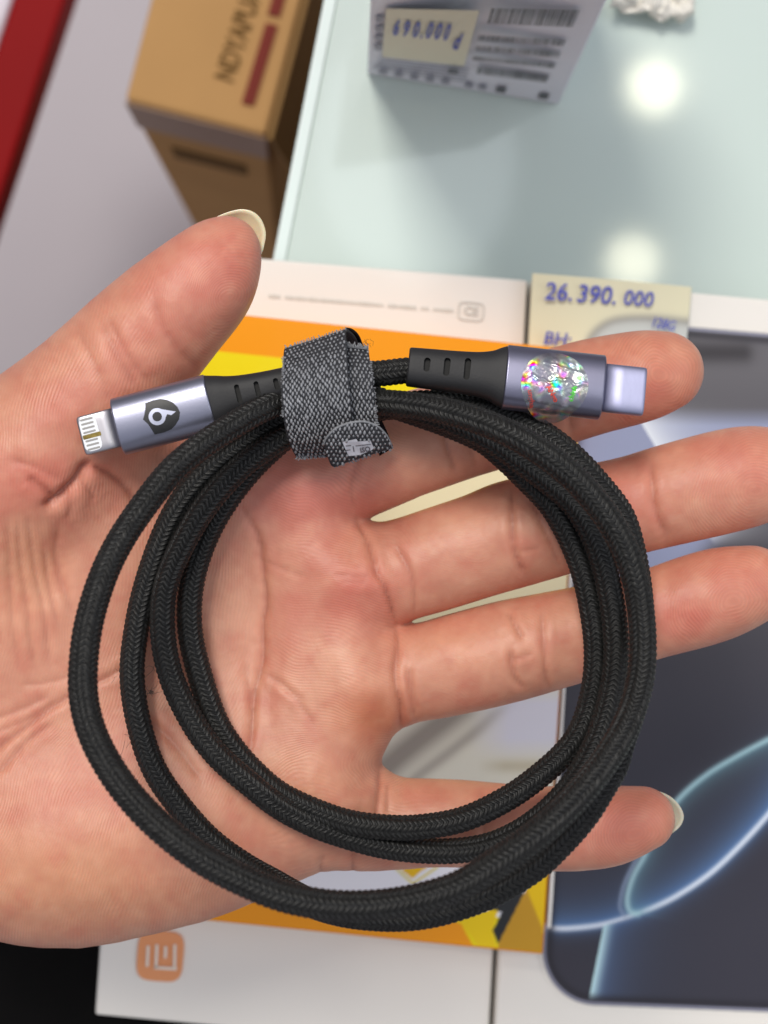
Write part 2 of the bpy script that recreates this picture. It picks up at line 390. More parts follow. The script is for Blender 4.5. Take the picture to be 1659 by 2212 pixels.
low = wc * np.clip((pvv - 1500) / 40, 0, 1) * np.clip((1840 - pvv) / 60, 0, 1)
col = mix(col, (140, 130, 120), low * np.clip(1.1 * np.exp(-((t - 1815) / 30) ** 2) + .6 * np.exp(-((t - 1876) / 13) ** 2), 0, 1) * np.clip((1140 - pu) / 120, 0, 1) * .8)  # diagonal shadow streaks painted into the window colour
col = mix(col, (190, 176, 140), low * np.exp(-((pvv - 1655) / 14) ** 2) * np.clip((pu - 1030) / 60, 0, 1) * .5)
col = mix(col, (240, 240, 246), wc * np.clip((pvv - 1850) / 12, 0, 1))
def sp(x, y): return ((700 + x / 2.304) * .864, (1960 + y / 2.304) * .864)
def paint(poly, c):
    global col
    col = np.where(in_poly(pu, pvv, [sp(*k) for k in poly])[..., None], np.array(c, float), col)
paint([(640, 440), (900, 440), (760, 545)], (238, 190, 20)); 
dd, _, _ = seg_dist(pu, pvv, [sp(630, 450), sp(765, 575), sp(905, 480)]); col = mix(col, (226, 206, 90), np.exp(-(dd / 2.5) ** 2))
col = np.where((pvv > 1950 + (pu - 500) * .105)[..., None] & (pu < 1000)[..., None], np.array([250., 164., 14.]), col)
paint([(700, 720), (1040, 800), (1160, 1020), (-400, 900), (-400, 650)], (248, 158, 16))
paint([(1000, 760), (1200, 725), (1290, 600), (1225, 845), (1262, 1010), (1150, 945), (1040, 800)], (244, 208, 14))
paint([(1180, 720), (1420, 560), (1400, 640), (1255, 925), (1225, 845), (1280, 735)], (42, 44, 46))
paint([(1420, 600), (1510, 830), (1545, 1010), (1262, 1010), (1255, 925), (1400, 640)], (200, 150, 38))
paint([(1420, 600), (1400, 500), (1570, 400), (1548, 830), (1510, 830)], (240, 198, 16))
fa = grid_faces(nv, nu)
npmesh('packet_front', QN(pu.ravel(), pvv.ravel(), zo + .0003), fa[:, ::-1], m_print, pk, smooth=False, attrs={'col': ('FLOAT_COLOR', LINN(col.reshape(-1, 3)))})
m_wedge = mat('packet_white_edge', lin(240, 238, 232), 0.4)
a0, a1 = Q(1246, 1000, zo), Q(1186, 1880, zo)
prism('white_edge', [Q(1246, 1000, zo + .0005), Q(1251, 1000, zo + .0005), Q(1190, 2004, zo + .0005), Q(1183, 2004, zo + .0005)], zo - .010, m_wedge, pk, bev=0)
m_grn = mat('green_ink', lin(40, 96, 66), 0.5)
for i, (u, v) in enumerate(((762, 1128), (770, 1134), (778, 1137), (786, 1135), (768, 1143))):
    npmesh('green_print', [Q(u + a_, v + b_, zo + .0007) for a_, b_ in ((-3, -5), (3, -4), (3, 4), (-3, 3))], [(0, 1, 2, 3)], m_grn, pk, smooth=False)

# price tag --------------------------------------------------------------
m_paper = mat('cream_paper', rough=0.7, spec=0.2, attr='col', bump=(200, 0.05, 0.0005))
m_blue = mat('blue_ballpoint', lin(70, 78, 176), 0.5)
TG = np.array([(1150, 590), (1494, 620), (1478, 800), (1140, 775)], float)
S, T = np.meshgrid(np.linspace(0, 1, 160), np.linspace(0, 1, 100)); UV = (TG[0] * ((1 - S) * (1 - T))[..., None] + TG[1] * (S * (1 - T))[..., None] + TG[2] * (S * T)[..., None] + TG[3] * ((1 - S) * T)[..., None])
pu, pvv = UV[..., 0], UV[..., 1]
col = np.zeros(pu.shape + (3,)) + np.array([226., 221., 190.]); 
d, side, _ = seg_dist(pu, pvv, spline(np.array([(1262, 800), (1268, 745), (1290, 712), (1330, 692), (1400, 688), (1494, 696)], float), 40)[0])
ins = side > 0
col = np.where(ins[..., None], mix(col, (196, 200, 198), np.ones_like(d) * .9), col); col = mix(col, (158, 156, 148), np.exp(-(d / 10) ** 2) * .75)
tagv = QN(pu.ravel(), pvv.ravel(), zp + .0025); tagv[:, 2] += 0.0012 * np.sin(S.ravel() * 3.1) 
pt = empty('price_tag', Q(1300, 650, zp + .002))
tag(pt, 'cream paper price tag with blue handwritten 26.390.000 on the right phone box', 'price tag')
o = npmesh('paper', tagv, grid_faces(100, 160)[:, ::-1], m_paper, pt, attrs={'col': ('FLOAT_COLOR', LINN(col.reshape(-1, 3)))})
sm = o.modifiers.new('thickness', 'SOLIDIFY'); sm.thickness = 0.0003; sm.offset = -1
for s, u, v, hp, an in (('26.', 1206, 632, 54, 3), ('390.', 1288, 638, 54, 4), ('000', 1378, 646, 46, 5)):
    plane_text('handwriting', s, u, v, zp + .0042, hp, an, m_blue, pt, shear=0.15, bold=0.012, sx=0.95)
plane_text('handwriting', 'BH:', 1203, 733, zp + .0042, 40, 5, m_blue, pt, shear=0.15, bold=0.01)
plane_text('handwriting', '128G', 1432, 700, zp + .0042, 30, 12, m_blue, pt, shear=0.2, bold=0.012, sx=.8)

# barcode box, top --------------------------------------------------------
m_grey = mat('label_grey_white', lin(226, 228, 242), 0.5)
m_bar = mat('barcode_ink', lin(98, 100, 108), 0.6); m_bar2 = mat('small_text_ink', lin(150, 152, 168), 0.6)
BL, BR = Q(793, 160, .0006), Q(1207, 227, .0006); TL_, TR_ = Q(800, 0, .070), Q(1309, 6, .070)
TL_ = BL.lerp(TL_, 2.0); TR_ = BR.lerp(TR_, 2.0)
nn = (BR - BL).cross(TL_ - BL).normalized()
if nn.dot(Vector((0, 0, CAM_Z)) - BL) < 0: nn = -nn
bb = empty('barcode_box', BL)
tag(bb, 'white box with black barcodes and a cream handwritten sticker, standing on the glass', 'box')
v = [BL, BR, TR_, TL_]; v += [x - nn * 0.035 for x in v]
zmin = min(x.z for x in v); lift = max(0, .0006 - zmin)
vb = [Vector(x) for x in v]
for i in range(4, 8):
    vb[i] = v[i - 4] + Vector((-nn.x, -nn.y, 0)).normalized() * 0.035
o = fix_normals(npmesh('box_body', vb, [(0, 1, 2, 3), (7, 6, 5, 4), (0, 4, 5, 1), (1, 5, 6, 2), (2, 6, 7, 3), (3, 7, 4, 0)], m_grey, bb, smooth=False)); bevel(o, .0006)
def onface(s, t, out=.0003):                         # s across, t up from the bottom edge (0..1 = up to the frame edge)
    return BL.lerp(BR, s).lerp(TL_.lerp(TR_, s), t / 2.0) + nn * out
def fq(name, s0, s1, t0, t1, m, sl=0.0, out=.0003):
    return npmesh(name, [onface(s0, t0, out), onface(s1, t0 + sl, out), onface(s1, t1 + sl, out), onface(s0, t1, out)], [(0, 1, 2, 3)], m, bb, smooth=False)
m_cream = mat('cream_sticker', lin(222, 220, 200), 0.6)
fq('sticker', 0.07, 0.47, 0.32, 0.93, m_cream, out=.0004)
for (t0, t1, s0, s1) in ((.80, .95, .52, .90), (.62, .68, .50, .90), (.505, .565, .50, .90), (.395, .445, .50, .90), (.24, .32, .54, .89)):
    s = s0
    while s < s1:
        wd = RNG.choice([.004, .007, .012]); fq('barcode_bar', s, min(s + wd, s1), t0, t1, m_bar); s += wd + RNG.choice([.003, .005])
for i in range(5): fq('text_row', .03 + .01 * i, .50, .12 + .04 * i, .135 + .04 * i, m_bar2)
for i in range(4): fq('text_row', .03, .06, .4 + .12 * i, .47 + .12 * i, m_bar2)
for s in (.06, .14, .22, .30, .38, .50, .57): fq('symbol', s, s + .04, .055, .11, m_bar2)
for s in (.66, .88, .40): fq('symbol', s, s + .05, .05 if s > .5 else .20, .12 if s > .5 else .27, m_bar)
for ch, s, t, w_ in (('6', .12, .715, .036), ('9', .165, .71, .036), ('0', .21, .705, .036), ('.', .24, .70, .036), ('0', .27, .705, .036), ('0', .31, .70, .036), ('0', .35, .695, .03), ('d', .405, .60, .04)):
    tv, tf = text_mesh(ch, 1.0, 0.2, 0.03)
    vv_ = [onface(s + x * w_ * 1.5, t + y * .25, .0007) for x, y, _ in tv]
    npmesh('handwriting', vv_, tf, m_blue, bb, smooth=False)

# crumpled paper, top right ------------------------------------------------
m_crum = mat('crumpled_paper', lin(226, 222, 212), 0.7, noise=(60, .12), bump=(90, 0.6, .002))
cr = [(1308, -90), (1505, -95), (1496, -20), (1499, 30), (1478, 50), (1452, 41), (1424, 46), (1390, 31), (1352, 33), (1316, 16), (1322, -30)]
gu, gv = np.meshgrid(np.linspace(1300, 1510, 90), np.linspace(-100, 56, 70)); dd, _, _ = seg_dist(gu, gv, cr, closed=True)
zz = .005 + .0035 * np.abs(vnoise(gu, gv, 34, 51)) + .0018 * np.abs(vnoise(gu, gv, 15, 52)) - .003 * np.exp(-dd / 9)
wu, wv = gu + 5 * vnoise(gu, gv, 22, 53), gv + 5 * vnoise(gu, gv, 22, 54)
r = QN(wu, wv, 0.005); r[..., 2] = zz; fa = grid_faces(70, 90); fa = fa[in_poly(gu, gv, cr).ravel()[fa].all(1)]; us_ = np.unique(fa); ix = np.full(gu.size, -1); ix[us_] = np.arange(len(us_))
o = npmesh('crumpled_paper', r.reshape(-1, 3)[us_], ix[fa][:, ::-1], m_crum); sm = o.modifiers.new('thickness', 'SOLIDIFY'); sm.thickness = .0004
tag(o, 'scrap of crumpled white paper at the top edge, right of the barcode box', 'paper')

# ================================================================== HAND
VX = 0.46
def chain_sdf(X, Y, Z, F, pts, n=110):
    """dense spheres along a measured centre line (u, v, h, r in px) -> distance field on the whole grid"""
    s, _ = spline(np.array(pts, float), n)
    c = camspace(s[:, 0], s[:, 1], s[:, 2]); r = s[:, 3] / FPX * (HD - s[:, 2])
    pad = 7.0
    lo = (c - r[:, None]).min(0) - pad; hi = (c + r[:, None]).max(0) + pad
    sl = tuple(slice(max(0, int((lo[k] - G0[k]) / VX)), int((hi[k] - G0[k]) / VX) + 2) for k in range(3))
    x, y, z = X[sl], Y[sl], Z[sl]; best = np.full(x.shape, 1e3, np.float32)
    for ci, ri in zip(c, r):
        np.minimum(best, np.sqrt((x - ci[0]) ** 2 + (y - ci[1]) ** 2 + ((z - ci[2]) * 1.0) ** 2) - ri, out=best)
    return sl, best
def smin(a, b, k):
    h = np.clip(0.5 + 0.5 * (b - a) / k, 0, 1); return b * (1 - h) + a * h - k * h * (1 - h)
G0 = np.array([-128.0, -86.0, -36.0]); G1 = np.array([84.0, 60.0, 22.0])
ng = ((G1 - G0) / VX).astype(int)
gx, gy, gz = [np.linspace(G0[k], G0[k] + VX * (ng[k] - 1), ng[k], dtype=np.float32) for k in range(3)]
X, Y, Z = np.meshgrid(gx, gy, gz, indexing='ij')
def U2(u, v): return ((u - UC) / FPX * HD, -(v - VC) / FPX * HD)
PALM = [(-1250, 1180), (-520, 1080), (-260, 960), (0, 880), (180, 880), (330, 900), (440, 880), (560, 878), (700, 885), (860, 900), (930, 980), (880, 1060),
        (782, 1118), (805, 1150), (880, 1200), (930, 1270), (868, 1350), (862, 1362), (900, 1440), (930, 1500), (878, 1575), (852, 1608), (826, 1660), (822, 1676), (850, 1720),
        (850, 1780), (800, 1850), (762, 1884), (690, 1914), (600, 1958), (500, 2002), (430, 2027), (330, 2052), (230, 2075), (150, 2086), (60, 2084), (0, 2076), (-260, 2010), (-520, 1900), (-1250, 1860)]
pm = [U2(*k) for k in PALM]
x2, y2 = np.meshgrid(gx, gy, indexing='ij')
dd, _, _ = seg_dist(x2, y2, pm, closed=True); dd = np.where(in_poly(x2, y2, pm), dd, -dd)
def gauss(u, v, su, sv, a=0.0):
    cu, cv = U2(u, v); k = HD / FPX; dx, dy = x2 - cu, y2 - cv; c, s = math.cos(a), math.sin(a)
    return np.exp(-((dx * c + dy * s) / (su * k)) ** 2 - ((-dx * s + dy * c) / (sv * k)) ** 2)
RP = 12.5 + 2.0 * gauss(150, 1850, 400, 250)
h0 = -13.0 + 6.0 * gauss(-60, 1290, 250, 260) + 6.5 * gauss(130, 1830, 430, 190, 0.2) + 1.6 * gauss(700, 1060, 110, 80) + 1.8 * gauss(770, 1240, 100, 70) \
    + 1.8 * gauss(790, 1470, 90, 90) + 1.8 * gauss(740, 1720, 100, 90) - 3.0 * gauss(480, 1330, 170, 220) - 1.2 * gauss(560, 1400, 40, 240) + 1.2 * gauss(300, 1200, 80, 130) \
    - 4.0 * gauss(168, 1046, 55, 30, 0.6) - 1.6 * gauss(135, 1180, 34, 110, -0.2)
a_ = np.maximum(RP - dd, 0)
F = (np.sqrt(a_[..., None] ** 2 + (Z - h0[..., None]) ** 2) - RP[..., None]).astype(np.float32)
palm = F.copy()
hf = -8.5
CH = {
 'index':  [(560, 1040, -13, 100), (700, 1012, -11, 116), (790, 988, -10, 118), (866, 966, -9.5, 114), (935, 945, -9, 111), (1000, 925, -9, 109), (1100, 893, -8.8, 110), (1195, 861, -9, 106), (1280, 836, -9, 104), (1380, 814, -8.5, 99), (1432, 803, -8, 87)],
 'middle': [(620, 1262, -13, 90), (760, 1252, -11, 108), (870, 1230, -10, 110), (960, 1203, -9.3, 112), (1040, 1177, -9, 113), (1110, 1153, -8.8, 117), (1190, 1134, -9, 113), (1280, 1113, -9, 110), (1370, 1090, -9, 107), (1452, 1068, -8.5, 110), (1560, 1041, -8, 112), (1620, 1028, -8, 108), (1672, 1018, -8, 92)],
 'ring':   [(640, 1480, -13, 84), (780, 1470, -11, 98), (900, 1454, -10, 104), (1000, 1431, -9.2, 109), (1100, 1406, -8.8, 110), (1200, 1382, -9, 105), (1310, 1354, -9, 99), (1410, 1326, -8.6, 97), (1500, 1299, -8, 101), (1560, 1281, -8, 99), (1622, 1263, -8, 85)],
 'pinky':  [(640, 1740, -13, 80), (760, 1775, -11, 100), (850, 1779, -10.5, 98), (930, 1777, -10, 94), (1000, 1779, -9.5, 93), (1090, 1786, -9, 92), (1170, 1790, -9, 90), (1250, 1788, -8.6, 91), (1320, 1783, -8.4, 85), (1388, 1768, -8, 69)],
 'thumb':  [(-220, 1180, -9, 190), (-60, 1085, -5, 205), (60, 1010, -3, 196), (140, 930, -2, 176), (215, 850, -1, 158), (298, 752, 0, 141), (362, 685, 1, 130), (432, 617, 2, 116), (468, 570, 2, 96), (489, 541, 2, 74)],
}
for nm, pts in CH.items():
    sl, b = chain_sdf(X, Y, Z, F, pts)
    F[sl] = np.minimum(F[sl], smin(palm[sl], b, 7.0 if nm == 'thumb' else 3.4))
def surface_nets(F, g0, vs):
    s = F < 0
    cell = np.zeros(tuple(n - 1 for n in F.shape), np.uint8)
    offs = [(i, j, k) for i in (0, 1) for j in (0, 1) for k in (0, 1)]
    nx, ny, nz = F.shape
    for i, j, k in offs: cell += s[i:nx - 1 + i, j:ny - 1 + j, k:nz - 1 + k]
    idx = np.argwhere((cell > 0) & (cell < 8)); n = len(idx)
    vid = np.full(cell.shape, -1, np.int32); vid[tuple(idx.T)] = np.arange(n)
    val = np.stack([F[idx[:, 0] + i, idx[:, 1] + j, idx[:, 2] + k] for i, j, k in offs], 1)
    acc = np.zeros((n, 3)); cnt = np.zeros(n); of = np.array(offs, float)
    for a in range(8):
        for b in range(a + 1, 8):
            if np.abs(of[a] - of[b]).sum() != 1: continue
            fa_, fb_ = val[:, a], val[:, b]; m = (fa_ < 0) != (fb_ < 0); t = np.where(m, fa_ / np.where(m, fa_ - fb_, 1), 0)
            acc += (of[a] + (of[b] - of[a]) * t[:, None]) * m[:, None]; cnt += m
    V = g0 + (idx + acc / cnt[:, None]) * vs
    quads = []
    for ax in range(3):
        sa = [slice(None)] * 3; sb = [slice(None)] * 3; sa[ax] = slice(0, -1); sb[ax] = slice(1, None)
        ch = s[tuple(sa)] != s[tuple(sb)]; e = np.argwhere(ch); o1, o2 = [k for k in range(3) if k != ax]
        e = e[(e[:, o1] > 0) & (e[:, o2] > 0) & (e[:, o1] < F.shape[o1] - 1) & (e[:, o2] < F.shape[o2] - 1)]
        def cidx(d1, d2):
            q = e.copy(); q[:, o1] -= d1; q[:, o2] -= d2; return vid[tuple(q.T)]
        q = np.stack([cidx(1, 1), cidx(0, 1), cidx(0, 0), cidx(1, 0)], 1)
        flip = s[tuple(e.T)] ^ (ax == 1); q[~flip] = q[~flip][:, ::-1]; quads.append(q)
    return V, np.vstack(quads)
HV, HF = surface_nets(F, G0, VX)
def vnormals(V, Fc):
    n = np.cross(V[Fc[:, 2]] - V[Fc[:, 0]], V[Fc[:, 3]] - V[Fc[:, 1]]); out = np.zeros_like(V)
    for k in range(4):
        for c in range(3): out[:, c] += np.bincount(Fc[:, k], n[:, c], len(V))
    return out / (np.linalg.norm(out, axis=1, keepdims=True) + 1e-12)
def relax(V, Fc, it, lam=0.5):
    for q in range(it):
        acc = np.zeros_like(V); cnt = np.bincount(np.concatenate([Fc[:, k] for k in range(4)] * 2), minlength=len(V))
        for k in range(4):
            for nb in ((k + 1) % 4, (k + 3) % 4):
                for c in range(3): acc[:, c] += np.bincount(Fc[:, k], V[Fc[:, nb], c], len(V))
        V = V + lam * (acc / cnt[:, None] - V)
    return V
HV = relax(HV, HF, 5)
HN = vnormals(HV, HF)
# screen-of-the-photograph coordinates of each skin point, used only to lay out creases and colour
hu = UC + HV[:, 0] / (HD - HV[:, 2]) * FPX; hv = VC - HV[:, 1] / (HD - HV[:, 2]) * FPX
front = np.clip(HN[:, 2] * 1.6 + 0.1, 0, 1)
CREASE = [  # (points, depth mm, half width mm)
 ([(520, 1090), (534, 1118), (559, 1162), (571, 1256), (575, 1300), (568, 1350), (568, 1428), (552, 1490), (546, 1553), (540, 1615), (530, 1660)], .55, .6),
 ([(571, 1453), (610, 1480), (659, 1512)], .22, .5), ([(531, 1428), (540, 1506), (546, 1543)], .2, .5), ([(590, 1459), (640, 1510), (680, 1568)], .2, .5),
 ([(720, 1240), (800, 1246)], .18, .5), ([(735, 1255), (795, 1258)], .14, .5), ([(571, 1210), (620, 1232), (660, 1245)], .14, .5),
 ([(770, 1120), (785, 1150), (799, 1184), (815, 1240), (831, 1265), (852, 1334), (858, 1350)], .6, .6), ([(850, 1165), (862, 1190), (887, 1240), (896, 1296), (893, 1330)], .35, .5),
 ([(858, 1352), (859, 1396), (853, 1459), (865, 1521), (868, 1584)], .6, .6), ([(876, 1440), (884, 1459), (896, 1553)], .35, .5), ([(880, 1470), (902, 1530)], .2, .5),
 ([(822, 1655), (821, 1700), (816, 1745), (812, 1790)], .5, .6), ([(838, 1690), (836, 1760)], .3, .5),
 ([(1104, 1050), (1104, 1087), (1110, 1178), (1123, 1220), (1142, 1249)], .5, .6), ([(1145, 1050), (1155, 1097), (1191, 1178), (1210, 1226)], .35, .55), ([(1118, 1190), (1165, 1185)], .15, .5),
 ([(1098, 1320), (1110, 1345), (1130, 1381)], .45, .5), ([(1104, 1400), (1104, 1423), (1113, 1465), (1136, 1491)], .45, .55), ([(1170, 1320), (1175, 1400), (1181, 1468), (1190, 1490)], .35, .55), ([(1104, 1425), (1150, 1412)], .25, .5),
 ([(1404, 1000), (1412, 1083), (1427, 1133), (1440, 1161)], .35, .7), ([(1395, 1240), (1402, 1320), (1412, 1400)], .25, .7),
 ([(950, 900), (965, 960), (985, 1020)], .4, .6), ([(1000, 880), (1012, 950), (1030, 1010)], .3, .6), ([(780, 930), (770, 1000), (758, 1060), (770, 1105)], .3, .6),
 ([(1215, 780), (1225, 860), (1235, 940)], .3, .7),
 ([(766, 1820), (764, 1850), (762, 1886)], .5, .6), ([(700, 1845), (692, 1880), (690, 1912)], .3, .5), ([(1040, 1700), (1046, 1760), (1042, 1860)], .3, .7), ([(1240, 1710), (1243, 1780), (1236, 1860)], .3, .7),
 ([(16, 1113), (20, 1211), (26, 1342), (40, 1440)], .24, .55), ([(36, 1126), (46, 1228), (59, 1310), (66, 1392), (80, 1460)], .26, .55), ([(59, 1113), (75, 1228), (95, 1326), (108, 1441)], .25, .55),
 ([(92, 1178), (108, 1277), (125, 1350)], .3, .6), ([(-20, 1150), (-12, 1290), (0, 1400)], .22, .6), ([(128, 1130), (120, 1200), (140, 1280), (160, 1330)], .3, .8),
 ([(200, 998), (184, 1011), (167, 1037), (144, 1060), (116, 1084), (90, 1092)], 1.8, 1.1), ([(172, 1040), (194, 1064), (206, 1084)], .35, .8), ([(140, 1060), (152, 1090), (146, 1124)], .3, .8),
 ([(197, 1006), (249, 1034), (285, 1073), (300, 1110)], .7, .8), ([(60, 1030), (100, 1060), (120, 1075)], .6, .8), ([(20, 990), (80, 1010), (140, 1040)], .3, .9),
 ([(-60, 1660), (0, 1612), (60, 1568), (98, 1540), (148, 1505), (200, 1478), (256, 1450), (300, 1410), (335, 1350), (352, 1280)], .5, .6), ([(-40, 1690), (0, 1665), (60, 1600), (115, 1560)], .35, .6),
 ([(-30, 1560), (50, 1530), (110, 1500)], .3, .6), ([(-30, 1590), (60, 1552), (130, 1510)], .25, .6), ([(40, 1480), (120, 1470), (190, 1440)], .2, .6),
 ([(300, 1540), (370, 1600), (440, 1690)], .3, .8), ([(395, 1250), (420, 1330), (450, 1420)], .25, .8),
 ([(330, 640), (350, 700), (390, 760), (430, 800)], .25, 1.0), ([(215, 690), (255, 770), (300, 840)], .3, 1.0), ([(230, 680), (275, 765), (330, 835)], .25, .9), ([(160, 700), (210, 800), (240, 870)], .2, .9),
]
k_ = HD / FPX
disp = np.zeros(len(HV)); crk = np.zeros(len(HV))
for pts, dep, wd in CREASE:
    p = np.array(pts, float); lo, hi = p.min(0) - 60, p.max(0) + 60
    m = (hu > lo[0]) & (hu < hi[0]) & (hv > lo[1]) & (hv < hi[1])
    sp_ = spline(p, 24)[0] if len(p) > 2 else p
    d, _, tt = seg_dist(hu[m], hv[m], sp_); d = d * k_; d = d + (.12 if dep < 1 else 0) * vnoise(hu[m], hv[m], 14, 3); fade = np.clip(np.minimum(tt, 1 - tt) * 7 + .15, 0, 1)
    disp[m] -= fade * dep * np.exp(-(np.abs(d) / (wd * .82)) ** 1.5); disp[m] += fade * min(dep, .45) * (.35 if dep < 1 else .1) * np.exp(-((d - wd * 2.4) / (wd * 1.5)) ** 2)
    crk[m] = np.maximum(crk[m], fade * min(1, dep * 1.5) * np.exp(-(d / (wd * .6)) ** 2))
disp += .10 * vnoise(hu, hv, 60, 5) + .05 * vnoise(hu, hv, 24, 6)
HV = HV + HN * (disp * front)[:, None]
# skin colour: pinker pads, paler hollows, yellower edges
base = np.array([207., 144., 119.])
hc = np.zeros((len(HV), 3)) + base
def patch(u, v, su, sv, c, k):
    global hc
    hc = mix(hc, c, k * np.exp(-((hu - u) / su) ** 2 - ((hv - v) / sv) ** 2))
PINK, RED, PALE, TAN = (208, 128, 111), (200, 104, 90), (228, 176, 148), (208, 148, 108)
for q in ((430, 600, 120, 130, PINK, .7), (500, 560, 60, 70, RED, .4), (300, 740, 90, 90, RED, .25), (60, 1040, 150, 70, RED, .6), (200, 870, 120, 80, RED, .35),
          (640, 1060, 150, 110, (204, 120, 112), .6), (770, 1290, 80, 80, RED, .65), (760, 1090, 120, 60, RED, .3), (800, 1540, 70, 60, (204, 112, 74), .6), (640, 1330, 60, 120, PINK, .5), (720, 1400, 60, 40, PALE, .5), (520, 1300, 50, 60, PALE, .35),
          (1330, 800, 150, 90, (196, 112, 88), .6), (1400, 860, 90, 60, RED, .3), (1330, 1090, 100, 90, RED, .5), (1600, 1010, 110, 90, RED, .45), (1530, 1060, 70, 70, PALE, .2),
          (1480, 1330, 90, 60, RED, .65), (1610, 1240, 80, 60, RED, .35), (1330, 1760, 130, 80, RED, .45), (1200, 1800, 120, 60, RED, .35), (700, 1480, 100, 90, PALE, .35),
          (960, 1160, 70, 40, PALE, .4), (1000, 1390, 90, 50, (222, 156, 124), .5), (150, 1900, 300, 110, TAN, .5), (120, 1720, 140, 90, PINK, .3), (60, 1230, 90, 120, (222, 160, 122), .5), (620, 1700, 120, 70, (206, 140, 100), .4), (470, 1850, 160, 60, (200, 134, 112), .5)):
    patch(*q)
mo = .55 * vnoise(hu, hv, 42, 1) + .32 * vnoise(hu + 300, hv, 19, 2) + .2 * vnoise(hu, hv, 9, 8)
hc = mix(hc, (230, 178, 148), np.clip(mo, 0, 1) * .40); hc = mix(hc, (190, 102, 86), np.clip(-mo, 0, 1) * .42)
hc = mix(hc, (140, 66, 50), crk * .38)  # crease shade painted into the skin colour
# friction ridges: two families of ridge coordinate (mm) and their weights
mx, my = (hu - UC) * k_, -(hv - VC) * k_
def core(u, v, sx_, sy_, a=0):
    cx, cy = (u - UC) * k_, -(v - VC) * k_; dx, dy = mx - cx, my - cy; c, s = math.cos(a), math.sin(a)
    return np.hypot((dx * c + dy * s) / sx_, (-dx * s + dy * c) / sy_)
warp = 1.6 * vnoise(hu, hv, 110, 11) + .5 * vnoise(hu, hv, 45, 12)
lp = my * .98 + mx * .12 + 5.5 * np.sin(mx / 15.0 + my / 30.0) + warp * 1.3
lv = mx * .96 - my * .25 + 3.0 * np.sin(my / 14.0) + warp * .8
left = 1 / (1 + np.exp((hu - 560) / 25.0))
cores = [(500, 640, 1.0, .8, .8), (1430, 810, 1.15, 1.0, 0), (1640, 1060, 1.2, .9, .2), (1590, 1300, 1.2, .9, .2), (1380, 1800, 1.2, .9, 0), (830, 1650, 1.2, .9, 0)]
rads = [15, 11, 13, 12, 10, 7]
L1 = np.where(hu < 560, lv, lp); W1 = np.abs(left - .5) * 2
wl_ = .55 * vnoise(hu, hv, 52, 61) + .25 * vnoise(hu, hv, 24, 62)
finger = 1 / (1 + np.exp(-(hu - 870) / 12.0)); W1 = W1 * (1 - .72 * finger) * (.55 + .45 * np.clip(.5 + vnoise(hu, hv, 90, 63), 0, 1))
wrk = np.exp(-((hu - 40) / 130) ** 2 - ((hv - 1280) / 170) ** 2); W1 = W1 * (1 - .8 * wrk)
for (cu, cv, sx_, sy_, a), rr in zip(cores, rads):
    dcore = core(cu, cv, sx_, sy_, a) + wl_; dcore = np.sqrt(dcore ** 2 + 1.2) - 1.1 + .22 * np.abs((mx - (cu - UC) * k_) * .8 + 1.5); m = dcore < rr
    L1 = np.where(m, dcore, L1); W1 = np.where(m, np.clip((rr - dcore) / 3, 0, .85), W1 * np.clip((dcore - rr) / 1.5, 0, 1))
m_skin = bpy.data.materials.new('skin'); m_skin.use_nodes = True; nt = m_skin.node_tree; N = nt.nodes; L = nt.links
b = N['Principled BSDF']; b.inputs['Roughness'].default_value = .46; b.inputs['Specular IOR Level'].default_value = .42
b.inputs['Subsurface Weight'].default_value = .30; b.inputs['Subsurface Radius'].default_value = (1.0, .32, .18); b.inputs['Subsurface Scale'].default_value = .0022
def attr(n_):
    a = N.new('ShaderNodeAttribute'); a.attribute_name = n_; return a
def math_(op, a, b_=None, clamp=False):
    n = N.new('ShaderNodeMath'); n.operation = op; n.use_clamp = clamp
    for i, x in enumerate((a, b_)):
        if x is None: continue
        if isinstance(x, (int, float)): n.inputs[i].default_value = x
        else: L.new(x, n.inputs[i])
    return n.outputs[0]
rc = attr('ridge').outputs['Fac']; rw = attr('ridge_weight').outputs['Fac']
sn = math_('SINE', math_('MULTIPLY', rc, 2 * PI / .53)); rid = math_('MULTIPLY', sn, rw)
tc = N.new('ShaderNodeTexCoord')
def noise(scale, det=3):
    n = N.new('ShaderNodeTexNoise'); n.inputs['Scale'].default_value = scale; n.inputs['Detail'].default_value = det; L.new(tc.outputs['Object'], n.inputs['Vector']); return n.outputs['Fac']
n1 = noise(2600); n2 = noise(160, 5)
vo = N.new('ShaderNodeTexVoronoi'); vo.inputs['Scale'].default_value = 900; L.new(tc.outputs['Object'], vo.inputs['Vector'])
patchy = math_('MULTIPLY', math_('SUBTRACT', n2, .36, True), 3.0, True)
rid2 = math_('MULTIPLY', rid, math_('ADD', math_('MULTIPLY', patchy, .75), .25))
hgt = math_('ADD', math_('MULTIPLY', rid2, .018), math_('ADD', math_('MULTIPLY', n1, .03), math_('MULTIPLY', vo.outputs['Distance'], .03)))
bp = N.new('ShaderNodeBump'); bp.inputs['Strength'].default_value = 1.0; bp.inputs['Distance'].default_value = .001; L.new(hgt, bp.inputs['Height']); L.new(bp.outputs[0], b.inputs['Normal'])
fac = math_('ADD', math_('MULTIPLY', rid2, .06), math_('ADD', math_('MULTIPLY', n2, .16), .92))
vm = N.new('ShaderNodeVectorMath'); vm.operation = 'SCALE'; L.new(attr('col').outputs['Color'], vm.inputs[0]); L.new(fac, vm.inputs['Scale']); L.new(vm.outputs[0], b.inputs['Base Color'])
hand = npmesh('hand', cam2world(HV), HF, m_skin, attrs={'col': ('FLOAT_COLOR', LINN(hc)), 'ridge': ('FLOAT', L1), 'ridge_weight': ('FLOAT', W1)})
tag(hand, 'open left hand, palm up with fingers spread, holding the coiled cable', 'hand')
